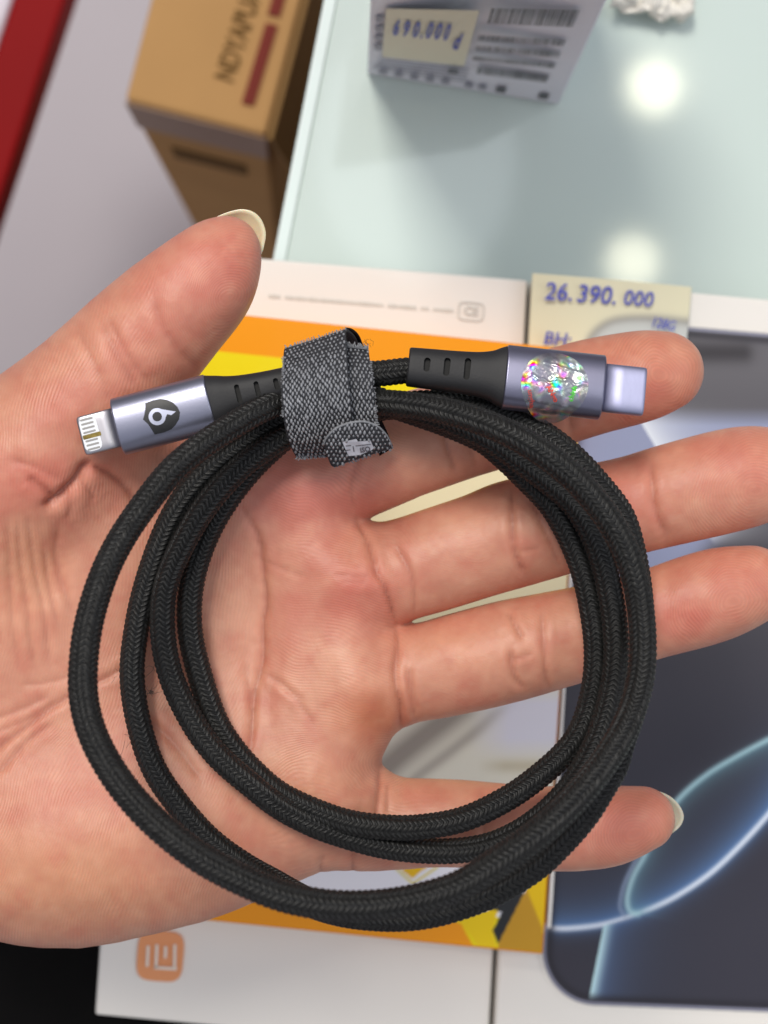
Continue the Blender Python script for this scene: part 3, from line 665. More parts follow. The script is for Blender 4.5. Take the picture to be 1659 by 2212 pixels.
del X, Y, Z, F, palm

# nails -------------------------------------------------------------------
m_nail = bpy.data.materials.new('nail'); m_nail.use_nodes = True; bn = m_nail.node_tree.nodes['Principled BSDF']
bn.inputs['Base Color'].default_value = lin(216, 206, 172); bn.inputs['Roughness'].default_value = .28; bn.inputs['Subsurface Weight'].default_value = .4
bn.inputs['Subsurface Scale'].default_value = .001
m_nail2 = m_nail.copy(); m_nail2.name = 'grey_nail'; m_nail2.node_tree.nodes['Principled BSDF'].inputs['Base Color'].default_value = lin(188, 190, 172)
def nail(outline, cu, cv, h_rim, dome, droop, mm=None):
    """curved horn plate: rings from the rim to the centre, bulging away from the palm side"""
    rim = spline(np.array(outline + outline[:1], float), 73)[0][:-1]; n = len(rim); V = []; rings = 9
    for side in (0, 1):
        for r in range(rings):
            k = r / (rings - 1); q = rim * (1 - k) + np.array([cu, cv]) * k
            h = h_rim - dome * (1 - (1 - k) ** 2) - (.45 if side else 0) * (1 if r else .6)
            h = h + droop * np.hypot(q[:, 0] - cu, q[:, 1] - cv) / 60
            V.append(camspace(q[:, 0], q[:, 1], h + 0 * q[:, 0]))
    V = np.vstack(V); Fc = []
    for side in (0, 1):
        for r in range(rings - 1):
            for i in range(n):
                a = side * rings * n + r * n + i; b_ = side * rings * n + r * n + (i + 1) % n; q = (a, b_, b_ + n, a + n); Fc.append(q if side else q[::-1])
    for i in range(n): Fc.append((i, (i + 1) % n, rings * n + (i + 1) % n, rings * n + i))
    return fix_normals(npmesh('nail', cam2world(V), np.array(Fc), mm or m_nail, hand))
nail([(398, 520), (418, 500), (445, 481), (475, 465), (500, 456), (525, 452), (548, 458), (565, 475), (574, 502), (571, 528), (563, 552), (540, 575), (490, 590), (430, 570)], 490, 520, .5, 3.0, 0)
nail([(1400, 1708), (1425, 1710), (1450, 1722), (1469, 1742), (1477, 1764), (1470, 1784), (1452, 1800), (1430, 1815), (1395, 1815), (1370, 1770), (1380, 1725)], 1412, 1764, -8.5, 2.2, 0, m_nail2)

# ================================================================== CHARGING CABLE
cable = empty('charging_cable', P(829, 1400, 6))
tag(cable, 'coiled black braided charging cable with grey metal plugs lying in the open hand', 'cable')
CP = [  # (u, v, height) : from one boot through four turns to the other
 (500, 855, 12), (590, 832, 12), (680, 830, 9), (780, 850, 6), (860, 880, 5), (960, 915, 4.5), (1040, 950, 4.5), (1085, 985, 4.5), (1130, 1028, 4.5), (1187, 1088, 4.5), (1220, 1141, 4.5), (1246, 1197, 4.5), (1265, 1255, 4.5), (1279, 1322, 4.5),
 (1287, 1385, 4.5), (1287, 1447, 4.5), (1277, 1510, 4.5), (1257, 1572, 5), (1224, 1622, 5), (1160, 1680, 5), (1092, 1727, 5), (1000, 1770, 5.5), (905, 1787, 5.5), (830, 1787, 5), (755, 1777, 4.5), (680, 1752, 4), (605, 1716, 3.5),
 (552, 1672, 3.2), (505, 1620, 3.2), (465, 1556, 3), (431, 1456, 3), (410, 1356, 3), (415, 1256, 3), (447, 1156, 3), (500, 1066, 4), (570, 985, 5), (660, 915, 6), (760, 885, 6), (860, 880, 7.5), (960, 905, 8), (1060, 950, 8), (1130, 1000, 7.5), (1185, 1041, 7), (1234, 1084, 7), (1272, 1140, 7),
 (1299, 1204, 7), (1316, 1272, 7), (1327, 1340, 7), (1331, 1410, 7), (1325, 1475, 7), (1311, 1537, 7.5), (1290, 1600, 8), (1260, 1660, 8), (1222, 1714, 8), (1170, 1765, 7.5), (1111, 1804, 6), (1050, 1828, 4.5), (980, 1838, 3.5), (905, 1837, 3), (830, 1828, 3), (755, 1809, 3.4), (680, 1783, 4.2), (605, 1744, 5.5),
 (545, 1698, 7), (468, 1630, 7), (412, 1552, 6.5), (368, 1456, 6), (351, 1356, 6), (360, 1256, 6.5), (408, 1150, 8), (460, 1072, 9), (520, 1008, 9), (582, 962, 9), (650, 925, 9), (740, 895, 9), (830, 880, 9.5), (930, 870, 10), (1040, 880, 8), (1110, 903, 8), (1175, 938, 9), (1235, 984, 9.5), (1290, 1042, 9),
 (1342, 1110, 8), (1366, 1184, 8), (1380, 1262, 8), (1386, 1335, 10), (1388, 1410, 13), (1379, 1485, 17), (1362, 1550, 22), (1342, 1605, 25), (1328, 1655, 26.44), (1302, 1700, 27.88), (1262, 1763, 28.6), (1209, 1823, 29.32), (1151, 1876, 29.32), (1061, 1930, 29.32), (972, 1963, 29.32), (901, 1978, 28.6), (830, 1981, 27.16), (755, 1974, 25), (690, 1958, 21), (640, 1934, 16),
 (590, 1905, 12), (525, 1868, 8), (450, 1812, 6.5), (382, 1735, 5.5), (330, 1656, 5), (298, 1556, 4.5), (285, 1456, 4.5), (295, 1356, 4.5), (318, 1256, 5), (357, 1148, 6), (400, 1072, 7), (455, 1010, 8), (520, 960, 8), (590, 912, 8), (680, 880, 9), (760, 870, 10), (829, 870, 12), (905, 877, 15), (980, 892, 18), (1054, 916, 21), (1115, 944, 23), (1180, 984, 24), (1242, 1034, 24),
 (1298, 1098, 24), (1337, 1160, 24), (1364, 1225, 24), (1381, 1300, 24), (1388, 1375, 25), (1386, 1450, 26.44), (1370, 1522, 28.6), (1342, 1588, 32.2), (1303, 1650, 35.8), (1256, 1710, 39.4), (1205, 1763, 42.28), (1145, 1814, 44.44), (1070, 1866, 45.88), (993, 1913, 46.6), (912, 1939, 46.6), (833, 1953, 46.6), (755, 1957, 46.6), (680, 1951, 46.6), (592, 1930, 46.6),
 (480, 1880, 45.88), (400, 1830, 45.16), (320, 1762, 43.72), (255, 1686, 42.28), (207, 1603, 40.84), (184, 1530, 39.4), (179, 1456, 37.96), (190, 1356, 36.52), (219, 1256, 34.36), (258, 1172, 31.48), (311, 1092, 28.6), (373, 1015, 25.72), (436, 962, 23), (498, 922, 20), (561, 886, 17), (630, 858, 13), (700, 832, 11), (770, 812, 11), (830, 806, 11), (890, 800, 11), (960, 806, 11)]
cp = np.array(CP, float); cc = camspace(cp[:, 0], cp[:, 1], cp[:, 2])
_, clen = spline(cc, 10)
RAD = 2.0; DS = .175; ns = int(clen / DS); NT = 66
ctr_, _ = spline(cc, ns)
for _ in range(30): ctr_[1:-1] = .5 * ctr_[1:-1] + .25 * (ctr_[:-2] + ctr_[2:])
tan = np.gradient(ctr_, axis=0); tan /= np.linalg.norm(tan, axis=1, keepdims=True)
nr = np.zeros_like(tan); nr[0] = np.cross(tan[0], (0, 0, 1.0)); nr[0] /= np.linalg.norm(nr[0])
for i in range(1, ns):
    q = nr[i - 1] - tan[i] * np.dot(nr[i - 1], tan[i]); nr[i] = q / np.linalg.norm(q)
bn_ = np.cross(tan, nr)
th_ = np.linspace(0, 2 * PI, NT, endpoint=False)[None]; s_ = (np.arange(ns) * DS)[:, None]
NC = 11; cf = (th_ + .25 * np.sin(s_ / 37)) / (2 * PI) * NC + 0 * s_; ci = np.floor(cf); fr_ = cf - ci
sgn = np.where(ci % 2 == 0, 1.0, -1.0); pitch = .90
ph = s_ / pitch + sgn * (fr_ - .5) * 1.05 + .12 * vnoise(s_ + 0 * th_, ci * 9.0, 1.3, 21)
stitch = np.abs(np.sin(PI * ph)) ** .7; colp = np.sin(PI * np.clip(fr_, 0, 1)) ** .5
hgt_ = RAD * (1 + .01 * np.sin(s_ / 23)) - .30 + .48 * stitch * (.35 + .65 * colp)
V = ctr_[:, None, :] + hgt_[..., None] * (np.cos(th_)[..., None] * nr[:, None, :] + np.sin(th_)[..., None] * bn_[:, None, :])
sid = np.floor(ph + .5) * 0 + np.floor(ph) * 7.31 + ci * 3.7; rnd = np.modf(np.abs(np.sin(sid * 12.9898) * 43758.5453))[0]
m_cord = bpy.data.materials.new('black_braid'); m_cord.use_nodes = True; nt = m_cord.node_tree; N = nt.nodes; L = nt.links
b = N['Principled BSDF']; b.inputs['Roughness'].default_value = .46; b.inputs['Specular IOR Level'].default_value = .5
b.inputs['Sheen Weight'].default_value = .03; b.inputs['Sheen Roughness'].default_value = .4
rn = attr('rnd').outputs['Fac']; fc = attr('fibre').outputs['Fac']; st_ = attr('stitch').outputs['Fac']
fib = math_('SINE', math_('MULTIPLY', fc, 2 * PI)); tc = N.new('ShaderNodeTexCoord'); nz = noise(3500, 2)
hg = math_('ADD', math_('MULTIPLY', fib, .035), math_('MULTIPLY', nz, .06))
bp = N.new('ShaderNodeBump'); bp.inputs['Distance'].default_value = .001; bp.inputs['Strength'].default_value = .8; L.new(hg, bp.inputs['Height']); L.new(bp.outputs[0], b.inputs['Normal'])
rmp = N.new('ShaderNodeMix'); rmp.data_type = 'RGBA'; rmp.inputs[6].default_value = (.002, .002, .0022, 1); rmp.inputs[7].default_value = (.016, .016, .0145, 1)
L.new(math_('MULTIPLY', st_, math_('ADD', math_('MULTIPLY', rn, .6), .45)), rmp.inputs[0]); L.new(rmp.outputs[2], b.inputs['Base Color'])
cord = npmesh('braided_cord', cam2world(V.reshape(-1, 3)), grid_faces(ns, NT, wrap=True), m_cord, cable,
       attrs={'rnd': ('FLOAT', rnd.ravel()), 'fibre': ('FLOAT', ((ph - np.floor(ph)) * 3.0).ravel()), 'stitch': ('FLOAT', (stitch * colp).ravel())})
fix_n = vnormals(V.reshape(-1, 3)[:NT * 40], grid_faces(40, NT, wrap=True)); 
if np.sum(fix_n[NT * 10:NT * 11] * (V[10] - ctr_[10])) < 0: cord.data.flip_normals()
# lint caught on the braid
m_lint = mat('lint', lin(40, 34, 30), .8)
def fibre(pts, r, m, parent, name='lint'):
    s, ln = spline(np.array(pts, float), 14); c = camspace(s[:, 0], s[:, 1], s[:, 2]); t = np.gradient(c, axis=0); t /= np.linalg.norm(t, axis=1, keepdims=True) + 1e-9
    a = np.cross(t, (0.1, 0.2, 1)); a /= np.linalg.norm(a, axis=1, keepdims=True); b_ = np.cross(t, a); th = np.linspace(0, 2 * PI, 4, endpoint=False)
    return (c[:, None] + r * (np.cos(th)[None, :, None] * a[:, None] + np.sin(th)[None, :, None] * b_[:, None])).reshape(-1, 3), grid_faces(14, 4, wrap=True)
LV, LF, off = [], [], 0
for k in range(44):
    if k < 6: u0, v0, sp_ = 310, 1500, 30
    elif k < 9: u0, v0, sp_ = 258, 1450, 14
    elif k < 16: u0, v0, sp_ = 275, 1600, 34
    elif k < 22: u0, v0, sp_ = 792, 735, 14
    elif k < 26: u0, v0, sp_ = 305, 1455, 26
    else: u0, v0, sp_ = 322, 1494, 7
    a = RNG.rand() * 6.3 if k < 26 else RNG.randn() * .6; u0 += RNG.randn() * sp_ * .4; v0 += RNG.randn() * sp_ * .4; p = [(u0, v0, 6 if u0 < 500 else 12)]
    for j in range(4):
        a += RNG.randn() * .55; p.append((p[-1][0] + math.cos(a) * sp_ * .35, p[-1][1] + math.sin(a) * sp_ * .35, p[0][2]))
    v_, f_ = fibre(p, .024, m_lint, cable); LV.append(v_); LF.append(f_ + off); off += len(v_)
tag(npmesh('lint', cam2world(np.vstack(LV)), np.vstack(LF), m_lint, cable), kind='stuff')

# plugs ---------------------------------------------------------------------
def frame(u, v, h, ang):                                   # local mm: x along the plug, y across, z to the camera
    d = HD - h; return MC @ Matrix.Translation(((u - UC) / FPX * d / 1000, -(v - VC) / FPX * d / 1000, -d / 1000)) @ Matrix.Rotation(ang, 4, 'Z') @ Matrix.Scale(.001, 4)
def loft(name, prof, M, m, parent, n=56, tilt=0.0):
    if name == 'boot': prof = [prof[0]] + [tuple(r) for r in spline(np.array(prof[1:-1], float), 46)[0]] + [prof[-1]]
    """prof rows: x, half width, half height, corner exponent"""
    V = []; Fc = []
    for (x, a, b_, e) in prof:
        for i in range(n):
            t = 2 * PI * i / n; y = a * math.copysign(abs(math.cos(t)) ** (2 / e), math.cos(t)); z = b_ * math.copysign(abs(math.sin(t)) ** (2 / e), math.sin(t))
            V.append((x, y, z))
    k = len(prof); Fc = [tuple(r) for r in grid_faces(k, n, wrap=True)] + [tuple(range(n)), tuple(range((k - 1) * n, k * n))[::-1]]
    o = fix_normals(npmesh(name, local(V, M), Fc, m, parent))
    for p in o.data.polygons:
        if len(p.vertices) > 4: p.use_smooth = False
    return o
def alu(name, c1):
    m = mat(name, c1, .34, 0.85, noise=(90, .04), bump=(5200, .10, .0001)); return m
m_alu = alu('anodised_grey', lin(140, 142, 160)); m_alu2 = alu('anodised_grey_dark', lin(122, 122, 142))
m_rub = mat('black_rubber', lin(38, 38, 40), .55, spec=.35, noise=(400, .12), bump=(2500, .12, .0002))
m_steel = mat('bright_steel', lin(176, 174, 180), .36, 1.0, noise=(260, .05)); m_steel2 = mat('brushed_steel', lin(164, 166, 194), .52, 1.0, noise=(300, .06), bump=(1800, .06, .0002))
m_gold = mat('gold_contact', lin(150, 148, 146), .35, .6); m_worn = mat('worn_contact', lin(120, 104, 50), .5, .6, noise=(900, .5)); m_wpl = mat('white_insert', lin(240, 242, 246), .35)
m_black = mat('black_print', lin(26, 27, 30), .45, noise=(2600, .35)); m_hole = mat('slot_shadow', lin(10, 10, 10), .7)
m_silv = mat('silver_print', lin(186, 190, 210), .4, .5)

def shell_prof(x0, x1, a, b_, e, ch=.25):
    return [(x0, a - ch, b_ - ch, e), (x0 + ch * .4, a - ch * .25, b_ - ch * .25, e), (x0 + ch, a, b_, e), (x0 + ch + .08, a, b_, e)] + [(x0 + (x1 - x0) * k, a, b_, e) for k in (.25, .5, .75)] + [(x1 - ch - .08, a, b_, e), (x1 - ch, a, b_, e), (x1 - ch * .4, a - ch * .25, b_ - ch * .25, e), (x1, a - ch, b_ - ch, e)]
def bool_slots(o, cutters):
    for M, sx, sy, sz in cutters:
        bm = bmesh.new(); n = 16; top_ = []
        for zz in (-sz, sz):
            r = []
            for i in range(n):
                t = 2 * PI * i / n; cx = 0; y = sx * math.sin(t) + (sy - sx) * (1 if math.sin(t) >= 0 else -1); r.append(bm.verts.new((sx * math.cos(t), y, zz)))
            top_.append(r)
        bm.faces.new(top_[0][::-1]); bm.faces.new(top_[1])
        for i in range(n): bm.faces.new((top_[0][i], top_[0][(i + 1) % n], top_[1][(i + 1) % n], top_[1][i]))
        me = bpy.data.meshes.new('cut'); bm.to_mesh(me); bm.free(); me.transform(M); me.materials.append(m_hole); c = bpy.data.objects.new('cut', me); C.objects.link(c)
        md = o.modifiers.new('slot', 'BOOLEAN'); md.object = c; md.operation = 'DIFFERENCE'; md.solver = 'EXACT'; md.material_mode = 'TRANSFER'
        bpy.context.view_layer.update()
        new = bpy.data.meshes.new_from_object(o.evaluated_get(bpy.context.evaluated_depsgraph_get()))
        o.modifiers.clear()
        if len(new.polygons) > 20: o.data = new; new.set_sharp_from_angle(angle=.6)
        bpy.data.objects.remove(c)
def decal(name, poly, M, m, parent, zf, thick=.04):
    """flat print following the rounded shell: poly in local mm, zf(y) the surface height"""
    n = len(poly); bm = bmesh.new(); vs = [bm.verts.new((x, y, 0)) for x, y in poly]; f = bm.faces.new(vs)
    bmesh.ops.triangulate(bm, faces=bm.faces[:])
    for _ in range(3): bmesh.ops.subdivide_edges(bm, edges=[e for e in bm.edges if e.calc_length() > .8], cuts=1, use_grid_fill=False); bmesh.ops.triangulate(bm, faces=bm.faces[:])
    V = np.array([(v.co.x, v.co.y, zf(v.co.y) + thick) for v in bm.verts]); bm.verts.index_update(); Fc = [tuple(v.index for v in f.verts) for f in bm.faces]; bm.free()
    o = npmesh(name, local(V, M), Fc, m, parent, smooth=True)
    if o.data.polygons and sum((o.matrix_world.to_3x3() @ p.normal).z for p in o.data.polygons) < 0: o.data.flip_normals()
    return o

# --- eight-pin plug at left. local +x points to the tip
sc_l = (HD - 14) / HD; px2 = HD / FPX * sc_l                       # mm per px at this height
ang_l = PI - math.radians(-14.7)
M1 = frame(356, 896, 14, ang_l)
W, Ln, Hh = 62.5 * px2, 104.5 * px2, 3.1
zs = lambda y: Hh * max(0.0, 1 - (abs(y) / W) ** 2.5) ** (1 / 2.5)
sh = loft('plug_shell', shell_prof(-Ln, Ln, W, Hh, 2.5), M1, m_alu, cable)
tipw = 43 * px2
pt_ = [(Ln - .3, tipw, .80, 6)] + [(Ln + 30 * px2, tipw, .80, 6), (Ln + 66 * px2, tipw, .80, 6), (Ln + 72 * px2, tipw, .80, 6), (Ln + 77 * px2, tipw * .99, .78, 6), (Ln + 80 * px2, tipw * .95, .72, 6), (Ln + 82 * px2, tipw * .86, .6, 6)]
tip = loft('plug_tip', pt_, M1, m_steel, cable)
def rrect(cx, cy, a, b_, r, n=6):
    o_ = []
    for qx, qy, t0 in ((1, 1, 0), (-1, 1, PI / 2), (-1, -1, PI), (1, -1, 3 * PI / 2)):
        for i in range(n): t = t0 + PI / 2 * i / (n - 1); o_.append((cx + qx * (a - r) + r * math.cos(t), cy + qy * (b_ - r) + r * math.sin(t)))
    return o_
decal('contact_insert', rrect(Ln + 59 * px2, 0, 19 * px2, tipw - .45, .9), M1, m_wpl, tip, lambda y: .80, .03)
for i in range(8):
    y = (i - 3.5) * 9.3 * px2
    decal('contact', rrect(Ln + (60 if i not in (4,) else 57) * px2, y, (14 if i != 4 else 20) * px2, (2.1 if i != 4 else 4.6) * px2, .18), M1, m_worn if i == 4 else m_gold, tip, lambda y: .80, .07 if i != 4 else .085)
for i in range(3):
    pass
bootp = [(-Ln + .05, W - .3, Hh - .3, 2.5)]
for k, wpx, hh in ((0, 60, 2.95), (10, 57, 2.85), (25, 53, 2.75), (45, 47, 2.6), (70, 42, 2.5), (100, 38.5, 2.45), (130, 36, 2.4), (160, 34.5, 2.4), (172, 34, 2.4), (175, 31, 2.2)):
    bootp.append((-Ln - .02 - k * px2, wpx * px2, hh, 2.5))
bt = loft('boot', bootp, M1, m_rub, cable)
cut = []
for k, hl in ((63, 21), (105, 17), (147, 13)):
    cut.append((M1 @ Matrix.Translation((-Ln - k * px2, 0, 2.6)), 5.6 * px2, hl * px2, 1.0))
bool_slots(bt, cut)
# shield mark with its figure, in view px about the plug
def toloc(M, u, v, h):
    q = M.inverted() @ P(u, v, h); return (q.x, q.y)
D1 = lambda x, y: ((160 + x / 2.765) * .864, (900 + y / 2.765) * .864)
shield = [(560, 298), (610, 280), (665, 268), (710, 274), (750, 292), (785, 325), (803, 362), (796, 410), (770, 450), (742, 478), (690, 500), (625, 515), (605, 480), (583, 445), (547, 412), (556, 380), (562, 340)]
decal('shield_mark', [toloc(M1, *D1(*k), 17) for k in shield], M1, m_black, sh, zs, .03)
ring_o = [(645 + 58 * math.cos(t), 392 + 60 * math.sin(t)) for t in np.linspace(0, 2 * PI, 32, endpoint=False)]
def ring_mark(cx, cy, ro, ri, n=36):
    V = []
    for i in range(n):
        t = 2 * PI * i / n
        for r in (ro, ri): x, y = toloc(M1, *D1(cx + r * math.cos(t), cy + r * math.sin(t)), 17); V.append((x, y, zs(y) + .06))
    Fc = [(2 * i, 2 * i + 1, (2 * i + 3) % (2 * n), (2 * i + 2) % (2 * n)) for i in range(n)]
    o = npmesh('figure_mark', local(V, M1), Fc, m_silv, sh); 
    if sum(p.normal.z for p in o.data.polygons) < 0: o.data.flip_normals()
ring_mark(645, 392, 59, 33)
decal('figure_mark', [toloc(M1, *D1(*k), 17) for k in ((640, 334), (690, 343), (775, 357), (742, 382), (715, 374), (702, 400), (690, 372), (660, 360))], M1, m_silv, sh, zs, .062)

# --- C plug at right
px3 = HD / FPX * (HD - 13) / HD
M2 = frame(1195, 826, 12, math.radians(-6.1))
M2 = M2 @ Matrix.Rotation(math.radians(-7), 4, 'X')
W2, L2, H2 = 70 * px3, 107 * px3, 3.2
zs2 = lambda y: H2 * max(0.0, 1 - (abs(y) / W2) ** 2.7) ** (1 / 2.7)
sh2 = loft('plug_shell', shell_prof(-L2, L2, W2, H2, 2.7), M2, m_alu2, cable)
tw = 53 * px3
def pill(x0, x1, a, b_): return [(x0, a, b_, 3.6), ((x0 + x1) / 2, a, b_, 3.6), (x1 - .6, a, b_, 3.6), (x1 - .35, a, b_, 3.6), (x1 - .1, a - .06, b_ - .06, 3.6), (x1, a - .2, b_ - .2, 3.6), (x1 + .005, a - .24, b_ - .24, 3.6), (x1, a - .42, b_ - .42, 3.6), (x1 - .2, a - .46, b_ - .46, 3.6), (x1 - 3.0, a - .5, b_ - .5, 3.6)]
tip2 = loft('plug_tip', pill(L2 - .3, L2 + 92 * px3, tw, 1.25), M2, m_steel2, cable)
bp2 = [(-L2 + .05, W2 - .3, H2 - .3, 2.7)]
for k, wpx, hh in ((0, 67.5, 3.0), (12, 62.5, 2.9), (30, 54, 2.8), (55, 48.5, 2.7), (85, 46, 2.6), (120, 44.5, 2.55), (160, 43.5, 2.5), (195, 42.5, 2.45), (207, 42, 2.4), (210, 39.5, 2.2)):
    bp2.append((-L2 - .02 - k * px3, wpx * px3, hh, 2.7))
bt2 = loft('boot', bp2, M2, m_rub, cable)
cut = []
for k, hl in ((83, 24), (127, 20), (170, 15.5)):
    cut.append((M2 @ Matrix.Translation((-L2 - k * px3, 2 * px3, 2.7)), 7 * px3, hl * px3, 1.1))
bool_slots(bt2, cut)
# holographic seal: crinkled clear foil over the shell
m_holo = bpy.data.materials.new('holographic_foil'); m_holo.use_nodes = True; nt = m_holo.node_tree; N = nt.nodes; L = nt.links
b = N['Principled BSDF']; tc = N.new('ShaderNodeTexCoord')
b.inputs['Metallic'].default_value = .85; b.inputs['Roughness'].default_value = .27
n1 = N.new('ShaderNodeTexNoise'); n1.inputs['Scale'].default_value = 230; n1.inputs['Detail'].default_value = 2; L.new(tc.outputs['Object'], n1.inputs['Vector'])
hs = N.new('ShaderNodeCombineColor'); hs.mode = 'HSV'
n3 = N.new('ShaderNodeTexNoise'); n3.inputs['Scale'].default_value = 380; n3.inputs['Detail'].default_value = 1; L.new(tc.outputs['Object'], n3.inputs['Vector'])
L.new(math_('FRACT', math_('MULTIPLY', n1.outputs['Fac'], 5.0)), hs.inputs[0]); L.new(math_('ADD', .10, math_('MULTIPLY', math_('SUBTRACT', n3.outputs['Fac'], .54, True), 5.0, True)), hs.inputs[1])
L.new(math_('ADD', math_('MULTIPLY', n3.outputs['Fac'], .9), .12), hs.inputs[2]); L.new(hs.outputs[0], b.inputs['Base Color'])
bp = N.new('ShaderNodeBump'); bp.inputs['Strength'].default_value = .5; bp.inputs['Distance'].default_value = .0004
L.new(n3.outputs['Fac'], bp.inputs['Height']); L.new(bp.outputs[0], b.inputs['Normal'])
L.new(math_('ADD', math_('MULTIPLY', math_('SUBTRACT', n3.outputs['Fac'], .42, True), 3.0, True), .30, True), b.inputs['Alpha'])
NRg, NA = 40, 110; V = []
cx, cy = toloc(M2, 1197, 832, 15)
for r in range(NRg):
    for i in range(NA):
        t = 2 * PI * i / NA; rr = 72 * px3 * (r + .001) / (NRg - 1) * (1 + .008 * math.sin(3 * t + 1)); x, y = cx + rr * math.cos(t), cy + rr * math.sin(t)
        yl_ = min(max(y, -W2 * .985), W2 * .985); z = zs2(yl_) + .10 - max(0, (abs(y) - W2 * .985)) * 2.2
        z += .10 * (float(vnoise(np.array([x * 10]), np.array([y * 10]), 9, 31)[0]) + 1) * (r / NRg) + .05 * float(vnoise(np.array([x * 10]), np.array([y * 10]), 4, 32)[0])
        z += .16 * math.exp(-((y - cy - .7 - .35 * math.sin(1.3 * x) - .2 * math.sin(3.1 * x + 1)) / .22) ** 2) + .10 * math.exp(-((y - cy - 3.1 + .5 * (x - cx) * .4) / .2) ** 2) * (x > cx - 2)
        V.append((x, y, z))
seal = npmesh('seal_sticker', local(V, M2), grid_faces(NRg, NA, wrap=True), m_holo, sh2)
if sum(p.normal.z for p in seal.data.polygons) < 0: seal.data.flip_normals()
for k, (s, u, v, an, cl) in enumerate((('ungha', 1147, 862, 80, (214, 96, 90)), ('ANgo', 1192, 852, 60, (230, 80, 60)), ('chinh', 1236, 852, -72, (90, 224, 60)))):
    tv, tf = text_mesh(s, 16.0, 0, .3); a = math.radians(an); uu = u + tv[:, 0] * math.cos(a) + tv[:, 1] * math.sin(a); vv = v + tv[:, 0] * math.sin(a) - tv[:, 1] * math.cos(a)
    pp = np.array([toloc(M2, a_, b_, 15) for a_, b_ in zip(uu, vv)]); zz = np.array([zs2(min(max(y, -W2 * .98), W2 * .98)) + .34 for y in pp[:, 1]])
    npmesh('seal_lettering', local(np.column_stack([pp, zz]), M2), tf, mat('foil_ink', lin(*cl), .3, .5), sh2, smooth=False)

# ================================================================== HOOK AND LOOP TIE
tie = empty('cable_tie', P(710, 860, 16))
tag(tie, 'grey hook-and-loop cable tie wrapped round the cable bundle, with a rounded tab end', 'cable tie')
m_band = mat('band_weave', lin(60, 61, 65), .8, spec=.2, noise=(1500, .35), bump=(2500, .8, .0006))
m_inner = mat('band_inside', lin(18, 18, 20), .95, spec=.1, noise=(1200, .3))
m_hook = mat('hook_nylon', lin(140, 142, 147), .35, spec=.5, noise=(700, .25))
def ribbon(name, Lp, Rp, m, thick=.55, nr_=60, nc_=26):
    l = spline(np.array(Lp, float), nr_)[0]; r = spline(np.array(Rp, float), nr_)[0]; lc, rc_ = camspace(*l.T), camspace(*r.T)
    k = np.linspace(0, 1, nc_)[None, :, None]; S = lc[:, None] * (1 - k) + rc_[:, None] * k
    S = S + np.array([0, 0, .12]) * np.sin(k * PI)
    n = np.cross(np.gradient(S, axis=1).reshape(-1, 3), np.gradient(S, axis=0).reshape(-1, 3)); n /= np.linalg.norm(n, axis=1, keepdims=True) + 1e-9; n = n.reshape(S.shape)
    if n[nr_ // 2, nc_ // 2, 2] < 0: n = -n
    top_, bot = S.reshape(-1, 3), (S - n * thick).reshape(-1, 3); nn_ = nr_ * nc_; g = grid_faces(nr_, nc_)
    rim = []
    for i in range(nc_ - 1): rim += [(i, i + 1), ((nr_ - 1) * nc_ + i + 1, (nr_ - 1) * nc_ + i)]
    for j in range(nr_ - 1): rim += [((j + 1) * nc_, j * nc_), (j * nc_ + nc_ - 1, (j + 1) * nc_ + nc_ - 1)]
    Fc = np.vstack([g, g[:, ::-1] + nn_, np.array([(a, b_, b_ + nn_, a + nn_) for a, b_ in rim])])
    return fix_normals(npmesh(name, cam2world(np.vstack([top_, bot])), Fc, m, tie)), S, n
HK_V, HK_F, hoff = [], [], 0
ico = bmesh.new(); bmesh.ops.create_icosphere(ico, subdivisions=1, radius=1.0); ICV = np.array([v.co[:] for v in ico.verts]); ICF = np.array([[v.index for v in f.verts] for f in ico.faces]); ico.free()
def hooks(S, n, mask=None, rows=None, cols=None, edge_only=False):
    global hoff
    a, b_ = S.shape[:2]
    hl = np.linalg.norm(np.diff(S[:, b_ // 2], axis=0), axis=1).sum(); wl = np.linalg.norm(S[a // 2, -1] - S[a // 2, 0]); rows = int(hl / .78); cols = int(wl / .70)
    for i in range(rows):
        for j in range(cols):
            y = (i + .5 + RNG.rand() * .25) / rows * (a - 1); x = (j + .5 + (.5 if i % 2 else 0) + RNG.rand() * .22) / (cols + .5) * (b_ - 1)
            y, x = min(y, a - 1.01), min(x, b_ - 1.01)
            i0, j0 = int(y), int(x); fy, fx = y - i0, x - j0
            p = S[i0, j0] * (1 - fy) * (1 - fx) + S[i0 + 1, j0] * fy * (1 - fx) + S[i0, j0 + 1] * (1 - fy) * fx + S[i0 + 1, j0 + 1] * fy * fx
            if mask is not None and not mask(p): continue
            nz_ = n[i0, j0]; t = S[i0 + 1, j0] - S[i0, j0]; t = t / (np.linalg.norm(t) + 1e-9); t = t + (RNG.rand(3) - .5) * .5; t /= np.linalg.norm(t); c_ = np.cross(nz_, t); c_ /= np.linalg.norm(c_)
            sz = .8 + RNG.rand() * .5
            v = ICV[:, :1] * t * .40 * sz + ICV[:, 1:2] * c_ * .19 * sz + ICV[:, 2:] * (nz_ * .2 + t * .1) * sz
            HK_V.append(p + nz_ * .10 + v); HK_F.append(ICF + hoff); hoff += len(v)
